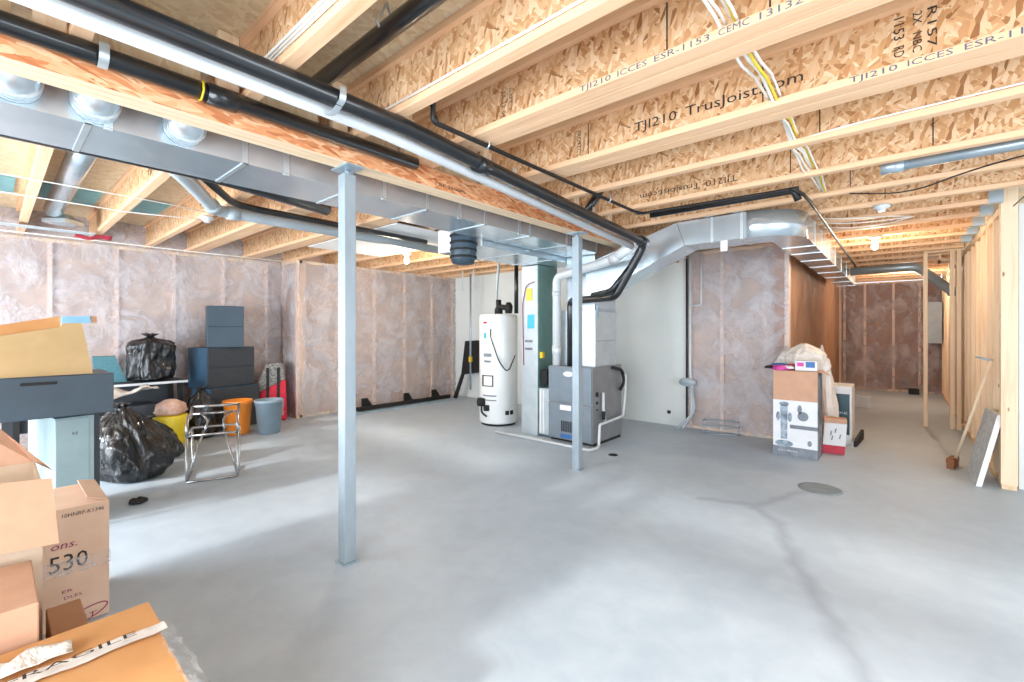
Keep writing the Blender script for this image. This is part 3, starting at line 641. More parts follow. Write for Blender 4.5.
m = MB(); m.grid((-7.1, 0.62, 2.42), (0.25, 0, 0), (0, 0.3, 0), 8, 8, lambda p, s, t: (0, 0, noise.noise(p * 9) * 0.05)); tag(m.build('red_rag', 'deep_red', solid=0.004), 'dark red rag tucked above the top of the left wall', 'rag')
pipe('round_duct', 'grey duct stub at the top left edge beyond the pipes', 'duct', [(-1.7, 0.02, 2.60), (-1.7, 0.5, 2.60)], 0.10, 'galv', 0.1, 20)
# sheet metal panning under the joists
m = MB(); m.box(-5.75, -3.82, 2.66, 3.72, 2.428, 2.436); tag(m.build('panning_sheet', 'white'), 'white sheet closing the joist bays near the left bulb', 'sheet panel')
bays = [(-0.3, 0.15), (0.29, 0.73), (0.87, 1.28), (1.42, 1.72), (1.98, 2.42)]
for k, (a, b) in enumerate(bays):
    m = MB(); m.box(-6.7, -6.0, a, b, 2.715, 2.735); tag(m.build('sheathing_board', 'tealboard'), 'teal board between joists above the left wall, bay %s from the left edge' % ['one', 'two', 'three', 'four', 'five'][k], 'board', 'teal boards between the joists')
# grey conduit with strap
pipe('grey_conduit', 'pale metal pipe with an open end under the joists at upper right', 'pipe', [(-0.10, 3.95, 2.455), (2.2, 3.95, 2.455)], 0.036, 'galv_dk', couplings=[((-0.10, 3.95, 2.455), (0.02, 3.95, 2.455))])
m = MB(); m.box(0.66, 0.69, 3.91, 3.915, 2.38, 2.49); m.box(0.66, 0.69, 3.905, 4.0, 2.412, 2.417); tag(m.build('pipe_strap', 'zinc'), 'metal strap hooked round the pale pipe at upper right', 'pipe strap')

# ------------------------------------------------------------------ cables
def cable(label, pts, r=0.004, mat='wire', R=0.1, grp=None, name='electric_cable'):
    m = MB(); m.tube(fillet(pts, R, 5) if len(pts) > 2 else pts, r, 6); return tag(m.build(name, mat), label, 'cable', grp)
for k in range(6):
    dx = (k - 2.5) * 0.0105; pts = []
    for i in range(26):
        y = -0.2 + i * 0.19; zz = 2.50 + 0.02 * math.sin(y * 3 + k) - (0.03 * math.sin(y * 5.5) ** 2)
        pts.append((-0.47 + dx * (1 + 0.4 * math.sin(y * 4 + k)), y, zz + (k % 3) * 0.007))
    m = MB(); m.tube(pts, 0.006, 6)
    tag(m.build('electric_cable', 'wire_y' if k == 4 else 'wire'), 'yellow cable in the bundle crossing the joists at upper right' if k == 4 else 'white cable in the bundle crossing the joists at upper right', 'cable', 'yellow cable in the bundle' if k == 4 else 'white cables in the bundle')
cable('thin white cable stapled along the joist lower edge, upper right', [(-0.42, 3.075, 2.47), (-0.2, 3.068, 2.482), (1.0, 3.066, 2.485), (3.8, 3.066, 2.485)], 0.005)
cable('white cable stapled along the joist above the gas pipe elbow', [(-2.3, 1.315, 2.482), (0.8, 1.315, 2.482)], 0.006)
for k in range(3):
    cable('white cable of the bunch lying on the joist flange at top left', [(-2.3, 0.765 - k * 0.011, 2.482), (-1.2, 0.765 - k * 0.011, 2.482 + 0.004 * k), (0.6, 0.765, 2.482)], 0.006, grp='white cables on the joist at top left')
cable('thin black cable sagging below the pale pipe at upper right', [(-0.30, 4.40, 2.43), (0.05, 4.40, 2.36), (0.35, 4.20, 2.41), (0.7, 3.93, 2.40), (0.78, 4.4, 2.42), (0.72, 5.60, 2.40)], 0.005, 'wire_k', 0.2)
cable('white cable running above the left wall under the joists', [(-7.28, -2.0, 2.425), (-7.28, 0.9, 2.43), (-7.25, 1.9, 2.42), (-7.28, 3.0, 2.43)], 0.008)
cable('thin white cable crossing the left joists nearest the main duct', [(-4.6, -1.6, 2.432), (-4.7, 0.9, 2.432), (-4.8, 1.38, 2.432)], 0.005)
cable('thin white cable crossing the left joists farther from the duct', [(-5.2, -1.6, 2.43), (-5.3, 0.85, 2.43), (-5.1, 1.4, 2.43)], 0.005)
for k in range(3):
    cable('white cable looping below the hallway joists', [(-0.6, 5.2 + k * .25, 2.43), (-0.35, 5.3 + k * .25, 2.41), (-0.1, 5.5 + k * .2, 2.43), (0.1, 5.7, 2.435)], 0.005, grp='white cables below the hallway joists')

# ------------------------------------------------------------------ lamps
def bulb(p, label, lit, energy=0):
    p = Vector(p); r = thing('ceiling_bulb', label, 'light bulb', p)
    m = MB(); m.lathe([(0.06, 0.0), (0.06, -0.02), (0.032, -0.035), (0.026, -0.055)], p, 20); m.build('lampholder', 'pvc', r)
    if lit:
        m = MB(); m.lathe([(0.013, -0.055), (0.016, -0.07), (0.03, -0.095), (0.033, -0.115), (0.024, -0.14), (0.006, -0.15)], p, 16); m.build('glass_bulb', 'bulb', r)
        lamp('bulb_light', 'POINT', p + Vector((0, 0, -0.20)), energy, (1, 0.84, 0.64), soft=0.04)
bulb((-5.15, 3.75, 2.424), 'lit bare bulb in a white holder above the left corner', True, 35)
bulb((-0.22, 6.67, 2.438), 'lit bare bulb hanging below the joists in the hallway', True, 24)
bulb((-0.12, 5.03, 2.438), 'white unlit lampholder between the joists near the hallway', False)
bulb((-5.0, 1.35, 2.438), 'white unlit lampholder under a joist at the left', False)
lamp('hall_fill_light', 'POINT', (0.1, 11.0, 2.2), 34, (1, 0.88, 0.74), soft=0.05)  # added fill light for the far hallway, no bulb modelled here

# ------------------------------------------------------------------ water heater
wx, wy = -4.46, 4.87
r = thing('water_heater', 'tall white cylindrical water heater with labels and black gas valve', 'water heater', (wx, wy, 0))
m = MB(); m.lathe([(0.27, 0.03), (0.28, 0.05), (0.28, 1.54), (0.27, 1.58), (0.02, 1.60)], (wx, wy, 0), 40); m.build('tank', 'heater', r)
m = MB(); m.lathe([(0.25, 0), (0.25, 0.03)], (wx, wy, 0), 30); m.build('base_ring', 'dark', r)
vd = Vector((-wx, -wy, 0)).normalized(); tg = Vector((-vd.y, vd.x, 0))
def on_tank(da, z0, z1, w, mat, name, off=0.283):
    m = MB(); n = 6
    pts = []
    for i in range(n + 1):
        a = da + (i / n - 0.5) * w / 0.28; d = vd * math.cos(a) + tg * math.sin(a); pts.append(Vector((wx, wy, 0)) + d * off)
    for a, b in zip(pts, pts[1:]): m.add([a + Vector((0, 0, z0)), b + Vector((0, 0, z0)), b + Vector((0, 0, z1)), a + Vector((0, 0, z1))], [(0, 1, 2, 3)], True)
    m.build(name, mat, r)
for side in (-1,):
    on_tank(-0.75, 1.24, 1.32, 0.05, 'cyan', 'energy_label'); on_tank(-0.75, 1.45, 1.48, 0.07, 'deep_red', 'maker_label')
    on_tank(-0.6, 0.98, 1.03, 0.14, 'printgrey', 'warning_label'); on_tank(-0.6, 0.90, 0.93, 0.12, 'printgrey', 'warning_label')
    on_tank(-0.62, 0.56, 0.72, 0.20, 'blackprint', 'instruction_frame'); on_tank(-0.70, 0.575, 0.705, 0.075, 'heater', 'instruction_panel', 0.285); on_tank(-0.46, 0.575, 0.705, 0.075, 'heater', 'instruction_panel', 0.285)
    on_tank(-0.5, 0.42, 0.44, 0.22, 'printgrey', 'instruction_text'); on_tank(-0.5, 0.36, 0.375, 0.22, 'printgrey', 'instruction_text')
    on_tank(0.45, 0.16, 0.22, 0.06, 'dark', 'air_vent'); on_tank(0.72, 0.16, 0.22, 0.06, 'dark', 'air_vent')
pv = Vector((wx, wy, 0)) + (vd * math.cos(-.95) + tg * math.sin(-.95)) * 0.30
m = MB(); m.lathe([(0.06, -0.05), (0.07, 0.0), (0.06, 0.06)], pv + Vector((0, 0, 0.33)), 12); m.build('gas_valve', 'dark', r)
pv2 = Vector((wx, wy, 0)) + (vd * math.cos(-.6) + tg * math.sin(-.6)) * 0.30
m = MB(); m.tube(fillet([pv + Vector((0, 0, .3)), pv + Vector((0, 0, .18)), pv2 + Vector((0, 0, .14))], .04), 0.012, 8); m.box(pv2.x - .03, pv2.x + .03, pv2.y - .03, pv2.y + .03, .22, .30); m.build('burner_tube', 'dark', r)
m = MB(); m.lathe([(0.06, 1.59), (0.06, 1.66), (0.04, 1.70), (0.04, 1.80)], (wx + .02, wy - .02, 0), 12); m.tube([(wx + .02, wy - .02, 1.7), (wx + .16, wy + .02, 1.68)], 0.04, 10); m.lathe([(0.05, 1.6), (0.06, 1.7), (0.03, 1.76)], (wx + .18, wy + .02, 0), 10); m.build('vent_hood', 'dark', r)
m = MB(); m.tube(fillet([(wx + .07, wy - .14, 1.6), (wx + .10, wy - .30, 1.3), (wx + .22, wy - .22, 0.9), (wx + .27, wy - .1, 0.75), (wx + .32, wy, 1.0)], .1), 0.008, 6); m.build('power_cord', 'dark', r)
pipe('water_pipe', 'braided pale pipe rising from the water heater top', 'pipe', [(wx - .02, wy - .02, 1.8), (wx - .05, wy + .02, 2.05), (wx + .02, wy, 2.43)], 0.02, 'pvcgrey', 0.1, 10)
pipe('vent_pipe', 'black pipe rising behind the water heater to the joists', 'pipe', [(wx + .24, wy + .12, 1.6), (wx + .24, wy + .12, 2.43)], 0.03, 'abs')
pipe('water_pipe', 'thin dark pipe standing from ceiling to floor left of the heater', 'pipe', [atY(470.5, 266, 6.0).to_2d().to_3d() + Vector((0, 0, 2.43)), atY(470.5, 266, 6.0).to_2d().to_3d() + Vector((0, 0, 0.22))], 0.018, 'galv_dk')
q = atY(470.5, 300, 6.0); m = MB(); m.box(q.x - .025, q.x + .025, q.y - .025, q.y + .025, 0.75, 0.85); tag(m.build('pipe_tag', 'wire_y'), 'small yellow tag on the thin dark pipe left of the heater', 'tag')
for k, px in enumerate((462.5, 473.5)):
    q = atY(px, 270, 5.9); pipe('water_pipe', 'short white pipe dropping from the ceiling %s the thin dark pipe' % ('left of' if k == 0 else 'beside'), 'pipe', [(q.x, q.y, ZS), (q.x, q.y, 2.10)], 0.013, 'pvc')
# dark panel leaning on the wall and the frame on the floor
r = thing('dark_board', 'black board on a slanted leg leaning against the white wall', 'board', (-6.4, 6.1, 0))
a = atY(461, 375, 6.1); b = atY(482, 372, 6.1); c_ = atY(484, 340, 6.3); d_ = atY(465, 341, 6.3)
m = MB(); m.prism([a, b, c_, d_], (0, 0.03, 0)); m.build('panel', 'dark', r)
a = atY(461, 374, 6.12); b = atY(453, 401, 6.0); m = MB(); m.prism([a, a + Vector((.07, 0, 0)), Vector((b.x + .08, 6.0, 0.01)), Vector((b.x, 6.0, 0.01))], (0, 0.04, 0)); m.build('leg', 'dark', r)
r = thing('bed_frame', 'black folded metal bed frame lying on the floor along the wall', 'bed frame', (-6.75, 5.0, 0))
m = MB(); m.box(-6.92, -6.70, 3.95, 5.9, 0.03, 0.06); m.box(-6.70, -6.68, 3.95, 5.9, 0.03, 0.10); m.build('side_rail', 'dark', r)
for y in (4.1, 4.95, 5.6): m = MB(); m.prism([(-6.9, y, 0.06), (-6.9, y + .2, 0.06), (-6.9, y + .1, 0.2), (-6.9, y, 0.2)], (0.03, 0, 0)); m.build('bracket', 'dark', r)
m = MB(); m.box(-6.66, -6.56, 3.6, 5.9, 0.001, 0.035); m.build('steel_rail', 'zinc', r)
# bundled tubing hanging off the return duct
p = atY(470, 251, 3.12); r = thing('bundled_tubing', 'dark blue-black lumpy bundle hanging at the end of the return duct', 'bundle', (p.x, 3.12, 2.05))
def lump(a, z): return 1 + 0.10 * math.sin(a * 9) * math.sin(z * 60)
m = MB(); m.lathe([(0.03, 1.995), (0.10, 2.01), (0.12, 2.06), (0.125, 2.10), (0.13, 2.15), (0.12, 2.2), (0.125, 2.25), (0.11, 2.3), (0.05, 2.34)], (p.x, 3.03, 0), 40, fn=lump); m.build('wrap', 'slate', r)
m = MB()
for z in (2.07, 2.14, 2.21, 2.28): m.tube([(p.x + .125 * math.cos(t), 3.03 + .125 * math.sin(t), z) for t in [i * math.pi / 10 for i in range(21)]], 0.012, 6)
m.build('hose', 'dark', r)

# ------------------------------------------------------------------ cleanout pipes near the drywall edge
pipe('water_pipe', 'thin white pipe running up the drywall edge', 'pipe', [(-2.20, 6.33, 2.4), (-2.20, 6.33, 0.75), (-2.17, 6.31, 0.62), (-2.17, 6.30, 0.2), (-2.26, 6.2, 0.02)], 0.018, 'pvc', 0.05)
pipe('water_pipe', 'dark thin pipe running up the drywall edge beside the white one', 'pipe', [(-2.25, 6.335, 2.35), (-2.25, 6.335, 0.10)], 0.012, 'iron')
pipe('water_pipe', 'second white pipe up the insulated wall with a cross link', 'pipe', [(-2.20, 6.33, 1.70), (-2.05, 6.32, 1.70), (-2.05, 6.32, 2.42)], 0.013, 'pvc', 0.02)
m = MB(); m.lathe([(0.0, 0), (0.08, 0.0), (0.08, 0.06), (0.07, 0.08)], (0, 0, 0), 20); m.v = [Vector((-2.22 + v.x * 1.4, 6.26 + v.z, 0.64 + v.y * .7)) for v in m.v]; tag(m.build('water_meter', 'pvcgrey'), 'small grey round meter on the pipes at the drywall edge', 'meter')
pipe('water_pipe', 'curved grey hose from the meter down to the floor', 'pipe', [(-2.14, 6.24, 0.58), (-2.10, 6.22, 0.25), (-2.3, 6.1, 0.02)], 0.016, 'pvcgrey', 0.1)
m = MB(); q = atY(669, 412, 6.35); m.tube([(q.x, 6.358, q.z), (q.x, 6.34, q.z)], 0.03, 4); tag(m.build('pipe_stub', 'dark'), 'small dark capped stub low on the white wall', 'pipe fitting')
r = thing('wire_rack', 'bent wire rack standing on the floor before the insulated wall', 'wire rack', (-1.75, 6.1, 0))
a, b = atz(701, 434), atz(738, 436)
for z in (0.008, 0.10, 0.17):
    m = MB(); o = Vector((0, 0, z)); dv = Vector((0, .14, 0)) ; m.tube(fillet([a + o, b + o, b + dv + o, a + dv + o, a + o], .03), 0.006, 6); m.build('wire_loop', 'galv_dk', r)
for p_ in (a, b, a + Vector((0, .14, 0)), b + Vector((0, .14, 0))): m = MB(); m.tube([p_ + Vector((0, 0, .003)), p_ + Vector((0, 0, .17))], .005, 6); m.build('upright', 'galv_dk', r)
# floor covers
m = MB(); m.lathe([(0.16, 0), (0.16, 0.004), (0.13, 0.006)], tuple(atz(820, 489).to_2d()) + (0,), 32); tag(m.build('floor_cover', simple('weathered_cover', '#7b868c', '#8c969b', .6)), 'round grey access cover set in the concrete floor', 'floor cover')
m = MB(); m.lathe([(0.05, 0), (0.05, 0.004), (0.04, 0.005)], tuple(atz(613, 455).to_2d()) + (0,), 24); tag(m.build('floor_drain', 'dark'), 'small dark floor drain right of the furnace', 'floor drain')
q = atz(138, 503); m = MB()
for k in range(5):
    a = k * 1.3; m.lathe([(0.004, 0), (0.03, 0.01), (0.025, 0.03), (0.005, 0.04)], (q.x + .035 * math.cos(a), q.y + .035 * math.sin(a), 0), 8)
tag(m.build('black_scrap', 'dark'), 'small black scrap lying on the floor near the boxes', 'scrap')

# ------------------------------------------------------------------ generic solid pieces
def ob(o, adir, A, bdir, B, z0, z1, mb=None):
    mb = mb or MB(); ad, bd = Vector(adir).normalized() * A, Vector(bdir).normalized() * B
    return mb.para(Vector((o[0], o[1], z0)), ad, bd, (0, 0, z1 - z0))
# drawer cabinets against the left wall, turned a little
ph = math.radians(15); fd = Vector((-math.sin(ph), math.cos(ph), 0)); sd = Vector((-math.cos(ph), -math.sin(ph), 0)); fn = Vector((math.cos(ph), math.sin(ph), 0))
def cabinet(name, o, w, dp, z0, z1, nd, label, mfront, mside, handle=True, deg=15):
    ph = math.radians(deg); fd = Vector((-math.sin(ph), math.cos(ph), 0)); sd = Vector((-math.cos(ph), -math.sin(ph), 0)); fn = Vector((math.cos(ph), math.sin(ph), 0))
    o = Vector(o); r = thing(name, label, 'cabinet', (o.x, o.y, z0))
    ob(o, fd, w, sd, dp, z0 + .001, z1).build('body', mside, r, 0.003)
    h = (z1 - z0 - .01) / nd
    for k in range(nd):
        d = ob(o + fn * 0.001 + fd * .008, fd, w - .016, fn, 0.018, z0 + .008 + k * h, z0 + .002 + (k + 1) * h).build('drawer_front', mfront, r, 0.002)
        if handle:
            c = o + fn * 0.020 + fd * (w / 2 - .05); ob(c, fd, .1, fn, .008, z0 + (k + .5) * h, z0 + (k + .5) * h + .012).build('handle', 'slate', d)
C0 = Vector((-6.95, 1.87, 0))
cabinet('drawer_cabinet', C0 + fd * 0.02 + fn * .05, 0.68, .42, 0.0, 0.58, 2, 'bottom charcoal drawer cabinet of the stack by the left wall, behind the bins', 'slate_dk', 'slate_bl')
cabinet('drawer_cabinet', C0, 0.66, .42, 0.58, 1.12, 2, 'middle charcoal drawer cabinet with a blue side, second in the stack', 'slate_dk', 'slate_bl')
cabinet('wall_cabinet', C0 + sd * 0.08 + fd * .05, 0.43, .30, 1.12, 1.69, 2, 'topmost blue-grey cabinet of the stack against the left wall', 'slate', 'slate', False, -12)
# black work table
r = thing('work_table', 'black table with a pale edge along the left wall under a bin bag', 'table', (-7.15, 1.0, 0))
m = MB(); m.box(-7.5, -6.86, 0.1, 1.62, 0.70, 0.725); m.build('table_top', 'slate_dk', r)
m = MB(); m.box(-6.86, -6.84, 0.1, 1.64, 0.70, 0.727); m.build('edge_strip', 'pvc', r)
for x in (-7.4, -6.95):
    for y in (0.15, 1.55): m = MB(); m.box(x, x + .05, y, y + .05, 0, .70); m.build('leg', 'dark', r)
m = MB(); m.box(-7.45, -7.42, 0.2, 1.6, 0.2, .70); m.build('back_panel', 'slate_dk', r)
m = MB(); m.box(-7.3, -6.95, 0.9, 1.35, 0.001, .45); tag(m.build('storage_box', 'slate_dk', bevel=.01), 'dark storage box under the black table', 'box')
m = MB(); a, b = atX(95, 378, -7.2), atX(127, 378, -7.2); m.prism([(-7.2, a.y, .727), (-7.2, b.y, .727), (-7.42, b.y - .08, 1.03), (-7.42, a.y, 1.03)], (-0.03, 0, 0.01)); tag(m.build('leaning_panel', simple('teal_weave_panel', '#4d7f8b', '#6699a4', .6, 0, (1, 1, 1), 60)), 'teal textured panel leaning on the wall at the back of the table', 'panel')

# bin bags
def binbag(name, c, rx, ry, h, label, mat='bag', seed=0, knot=True, grp=None, lean=(0, 0), box=False):
    c = Vector(c); r = thing(name, label, 'bag', c, 0, grp)
    prof = [(0.35, 0.0), (0.82, 0.02), (1.0, 0.14), (1.04, 0.3), (0.98, 0.5), (0.85, 0.66), (0.62, 0.8), (0.32, 0.9), (0.14, 0.95), (0.10, 0.97)]
    if box: prof = [(0.5, 0.0), (0.95, 0.03), (1.0, 0.1), (1.0, 0.4), (1.02, 0.7), (0.98, 0.82), (0.75, 0.88), (0.35, 0.90), (0.16, 0.94), (0.12, 0.97)]
    P = []
    for a, b in zip(prof, prof[1:]):
        for k in range(7): t = k / 7; P.append((a[0] * (1 - t) + b[0] * t, a[1] * (1 - t) + b[1] * t))
    P.append(prof[-1])
    m = MB(); m.lathe(P, (0, 0, 0), 96)
    out = []
    for v in m.v:
        a = math.atan2(v.y, v.x); t = v.z
        w = 0.10 * noise.noise(Vector((math.cos(a) * 1.6 + seed, math.sin(a) * 1.6, t * 2.2))) * 2 + 0.06 * noise.noise(Vector((math.cos(a) * 5 + seed, math.sin(a) * 5, t * 6)))
        q_ = Vector((math.cos(a) * 2.6 + seed, math.sin(a) * 2.6, t * 1.7 + seed)); w += 0.10 * (0.5 - abs(noise.noise(q_)) * 2.6) + 0.05 * (0.5 - abs(noise.noise(q_ * 2.7)) * 2.6)
        w += 0.05 * math.sin(a * 13 + 4 * noise.noise(Vector((a, t * 3, seed)))) * min(1, max(0, (t - .35) * 2.2))
        k = 1 + w * (1 if t > .02 else .3)
        out.append(Vector((c.x + v.x * rx * k + lean[0] * t, c.y + v.y * ry * k + lean[1] * t, c.z + 0.002 + t * h * (1 + .05 * math.sin(3 * a + seed) * t))))
    m.v = out; m.build('sack', mat, r)
    if knot:
        top = Vector((c.x + lean[0], c.y + lean[1], c.z + h * .95)); m = MB()
        for k in range(7):
            a = k * .9 + seed; m.tube([top, top + Vector((math.cos(a) * .03, math.sin(a) * .03, .04)), top + Vector((math.cos(a) * .09, math.sin(a) * .09, .05 + .02 * math.sin(k)))], [.012, .022, .004], 6)
        m.build('tied_top', mat, r)
    return r
binbag('bin_bag', (atz(122, 482).x - .1, atz(122, 482).y + .12, 0), .30, .27, .66, 'big shiny black bin bag on the floor, nearest the viewer', 'bag', 1, lean=(-.1, -.1))
q = atz(160, 461); binbag('bin_bag', (q.x - .12, q.y + .05, 0), .20, .19, .42, 'dark green tinted bin bag slumped behind the big black one', 'bag_green', 4, lean=(-.12, -.12))
q = atX(151, 377, -7.1); binbag('bin_bag', (-7.14, q.y, .728), .19, .23, .56, 'black bin bag sitting on the black table against the wall', 'bag', 8, box=True)
binbag('bin_bag', (-6.68, 1.74, 0), .15, .18, .62, 'blue-black bin bag standing before the bottom drawer cabinet', 'bag', 12)
q = atz(137, 440); binbag('bin_bag', (-6.30, .72, 0.0), .24, .22, .70, 'shiny bin bag bulging above the others under the table edge', 'bag', 17)
# yellow bag with cloth
q = atz(171, 444); r = thing('shopping_bag', 'yellow plastic bag holding a pale pink cloth beside the bin bags', 'bag', (q.x, q.y, 0))
m = MB(); m.lathe([(0.14, 0.002), (0.155, .02), (0.165, .2), (0.17, .34), (.165, .35)], (q.x, q.y, 0), 24, fn=lambda a, z: 1 + .05 * math.sin(a * 5 + z * 9)); m.build('bag_body', 'yellow', r)
m = MB()
for k in range(4): m.tube([(q.x + .06 * math.cos(k), q.y - .05 + .05 * k, .35), (q.x, q.y + .02 * k, .38)], .008, 5)
m.build('handle', 'yellow', r)
m = MB(); m.lathe([(0.11, .352), (0.15, .39), (0.13, .48), (0.06, .53), (.01, .54)], (q.x, q.y, 0), 24, fn=lambda a, z: 1 + .15 * math.sin(a * 4 + z * 20)); tag(m.build('folded_cloth', 'pinkcloth'), 'crumpled pale pink cloth on top of the yellow bag', 'cloth')
m = MB(); q2 = atd(128, 402, 5.0); m.grid((q2.x - .15, q2.y - .25, 0.66), (.3, .1, 0), (0, .4, 0.05), 12, 12, lambda p, s, t: (0, 0, .08 * noise.noise(p * 7))); tag(m.build('plastic_sheet', 'white_bag', solid=.003), 'crumpled white plastic sheet on top of the bin bags', 'plastic sheet')
m = MB(); m.box(-6.62 - .02, -6.60, 0.62, 0.98, 0.70, 0.76)

# bins
q = atz(232, 436); r = thing('waste_bin', 'orange plastic bin standing in front of the drawer cabinets', 'bin', (q.x - .1, q.y + .1, 0))
m = MB(); m.lathe([(0.13, .002), (0.135, .01), (0.165, .42), (0.175, .425), (0.175, .44), (.155, .44), (.125, .02)], (q.x - .1, q.y + .1, 0), 28); m.build('shell', 'orange', r)
m = MB(); m.tube([(q.x - .1 + .178 * math.cos(t), q.y + .1 + .178 * math.sin(t), .41) for t in [i * math.pi / 14 for i in range(29)]], .006, 6); m.build('rim_band', 'orange', r)
q = atz(264, 435); r = thing('waste_bin', 'blue-grey ribbed plastic bin right of the orange one', 'bin', (q.x - .1, q.y + .1, 0))
m = MB(); m.lathe([(0.125, .002), (0.13, .01), (0.158, .40), (0.17, .405), (0.17, .44), (.155, .44), (.12, .02)], (q.x - .1, q.y + .1, 0), 64, fn=lambda a, z: 1 + (.03 * (1 if math.sin(a * 12) > 0 else 0) if .02 < z < .39 else .02)); m.build('shell', 'greybin', r)
for s in (-1, 1):
    m = MB(); c = Vector((q.x - .1, q.y + .1, .36)) + Vector((RX, RY, 0)) * s * .165; m.tube([c + Vector((0, 0, .04)), c + Vector((RX * s * .03, RY * s * .03, 0.02)), c + Vector((0, 0, -.03))], .008, 6); m.build('handle', 'greybin', r)
# red travel bag
q = atz(281, 418); r = thing('travel_bag', 'tall red and black sports bag with patterned top by the wall corner', 'bag', (q.x, q.y, 0))
c = Vector((q.x + .16, q.y - .20, 0)); e1 = Vector((.18, .46, 0)).normalized(); e2 = Vector((-e1.y, e1.x, 0))
m = MB(); o = c - e1 * .17; m.prism([o + Vector((0, 0, .004)), o + e1 * .38 + Vector((0, 0, .004)), o + e1 * .36 + Vector((0, 0, .62)), o + e1 * .02 + Vector((0, 0, .44))], e2 * .22); m.build('red_body', 'red', r, .02)
m = MB(); m.prism([o + e1 * .02 + Vector((0, 0, .44)), o + e1 * .36 + Vector((0, 0, .62)), o + e1 * .33 + Vector((0, 0, .84)), o + e1 * .26 + Vector((0, 0, .88)), o + e1 * .10 + Vector((0, 0, .86)), o - e1 * .02 + Vector((0, 0, .55))], e2 * .2); m.build('patterned_flap', 'pattern', r, .02)
for t in (.10, .24): m = MB(); s0 = o + e1 * t - e2 * .008; m.prism([s0 + Vector((0, 0, .01)), s0 + e1 * .04 + Vector((0, 0, .01)), s0 + e1 * .04 + Vector((0, 0, .8)), s0 + Vector((0, 0, .8))], e2 * .012); m.build('strap', 'dark', r)
tm = text_mb('sport', o + e1 * .33 - e2 * .012 + Vector((0, 0, .08)), (0, 0, 1), -e1, .05, .22); tm.build('printed_word', 'white', r)

# chrome chair frame without a seat
A_, B_ = atz(186.5, 484), atz(237.5, 477); Dv = Vector((-0.30, -0.10, 0)); r = thing('chair_frame', 'bare chrome tube chair frame without a seat on the open floor', 'chair', (A_ + B_) / 2)
ex = (B_ - A_).normalized(); ey = Vector((-ex.y, ex.x, 0)); wd = (B_ - A_).length; dpv = ey * 0.40
def G(s, t, z): return A_ + ex * wd * s + dpv * t + Vector((0, 0, z))
for s in (0, 1):
    m = MB(); m.tube(fillet([G(s, .02, .42), G(s, 0.0, .012), G(s, 1.0, .012), G(s, 1.0, .42)], .04), .011, 8); m.build('leg_loop', 'chrome', r)
    m = MB(); m.tube([G(s, 0.05, .02), G(s + (.28 if s == 0 else -.3), .55, .42)], .010, 8); m.build('leg_brace', 'chrome', r)
    m = MB(); m.tube(fillet([G(s, 0.0, .42), G(s, .0, .50), G(s, .35, .60), G(s, .6, .52), G(s, 1.0, .62)], .08), .013, 8); m.build('arm_rail', 'chrome', r)
m = MB(); m.tube(fillet([G(0, 0, .42), G(1, 0, .42), G(1, 1, .42), G(0, 1, .42), G(0, 0, .42)], .04), .011, 8); m.build('seat_frame', 'chrome', r)
m = MB(); m.tube([G(0, 1, .62), G(1, 1, .62)], .013, 8); m.tube([G(0, 1, .55), G(1, 1, .55)], .011, 8); m.build('back_rail', 'chrome', r)
m = MB(); m.tube(fillet([G(0.15, 1, .56), G(.35, .8, .50), G(.3, .6, .42)], .05), .010, 8); m.tube(fillet([G(0.85, 1, .56), G(.65, .8, .50), G(.7, .6, .42)], .05), .010, 8); m.build('back_curve', 'chrome', r)
m = MB(); m.tube([G(0, 0, .012), G(1, 0, .012)], .009, 8); m.build('floor_bar', 'chrome', r)

# ------------------------------------------------------------------ near left: desk unit, flattened carton, grey cabinet
r = thing('desk_unit', 'dark slate desk unit with one long recessed handle at the far left', 'desk', (-4.4, 0.2, .78))
m = MB(); m.box(-4.75, -4.2, -0.55, 0.57, .785, 1.056); m.build('body', 'slate', r, .004)
a, b = atX(20, 383, -4.2), atX(57, 383, -4.2); m = MB(); m.box(-4.20, -4.185, a.y, b.y, 1.005, 1.022); m.build('handle', 'dark', r, .003)
for x, y in ((-4.70, .50), (-4.70, -.5), (-4.3, -.5), (-4.62, .05)): m = MB(); m.box(x, x + .05, y, y + .05, 0, .80); m.build('leg', 'slate_dk', r)
a = atd(55, 425, 3.02); b = atd(92, 425, 3.12); c_ = atd(28, 425, 3.35)
r = thing('side_cabinet', 'pale teal-grey cabinet standing under the slate desk unit', 'cabinet', (a.x, a.y, 0))
bd = Vector((c_.x - a.x, c_.y - a.y, 0)); dl = bd.length; bd.normalize(); ad = Vector((bd.y, -bd.x, 0)); ad = ad if ad.dot(Vector((RX, RY, 0))) > 0 else -ad; ad = ad * .20
m = MB(); m.para((a.x, a.y, .002), ad, bd * dl, (0, 0, .76)); m.build('body', 'teal_lam', r, .003)
m = MB(); m.para(Vector((a.x, a.y, .03)) - bd * .006 + ad * .01, ad * .85, bd * .005, (0, 0, .72)); m.build('door', 'teal_lam', r, .002)
tm = text_mb('KE', Vector((a.x, a.y, .64)) - bd * .008 + ad * .42, ad, (0, 0, 1), .02); tm.build('door_badge', 'blackprint', r)
r = thing('flattened_carton', 'large flattened tan carton standing on the slate desk unit', 'carton', (-4.45, 0.0, 1.06))
pl = [atX(x, y, -4.23) for x, y in ((-60, 383), (93, 374.5), (82, 323), (62, 323.5), (60, 327), (-60, 345))]
pl[0].z = 1.06; pl[1].z = 1.06
m = MB(); m.prism(pl, (-.03, 0, 0)); m.build('front_panel', simple('tan_carton', '#c2a273', '#cdad7e', .85), r)
pl = [atX(x, y, -4.265) for x, y in ((-60, 350), (60, 328), (60, 316), (-60, 334))]; m = MB(); m.prism(pl, (-.03, 0, 0)); m.build('rear_flap', 'card_or', r)
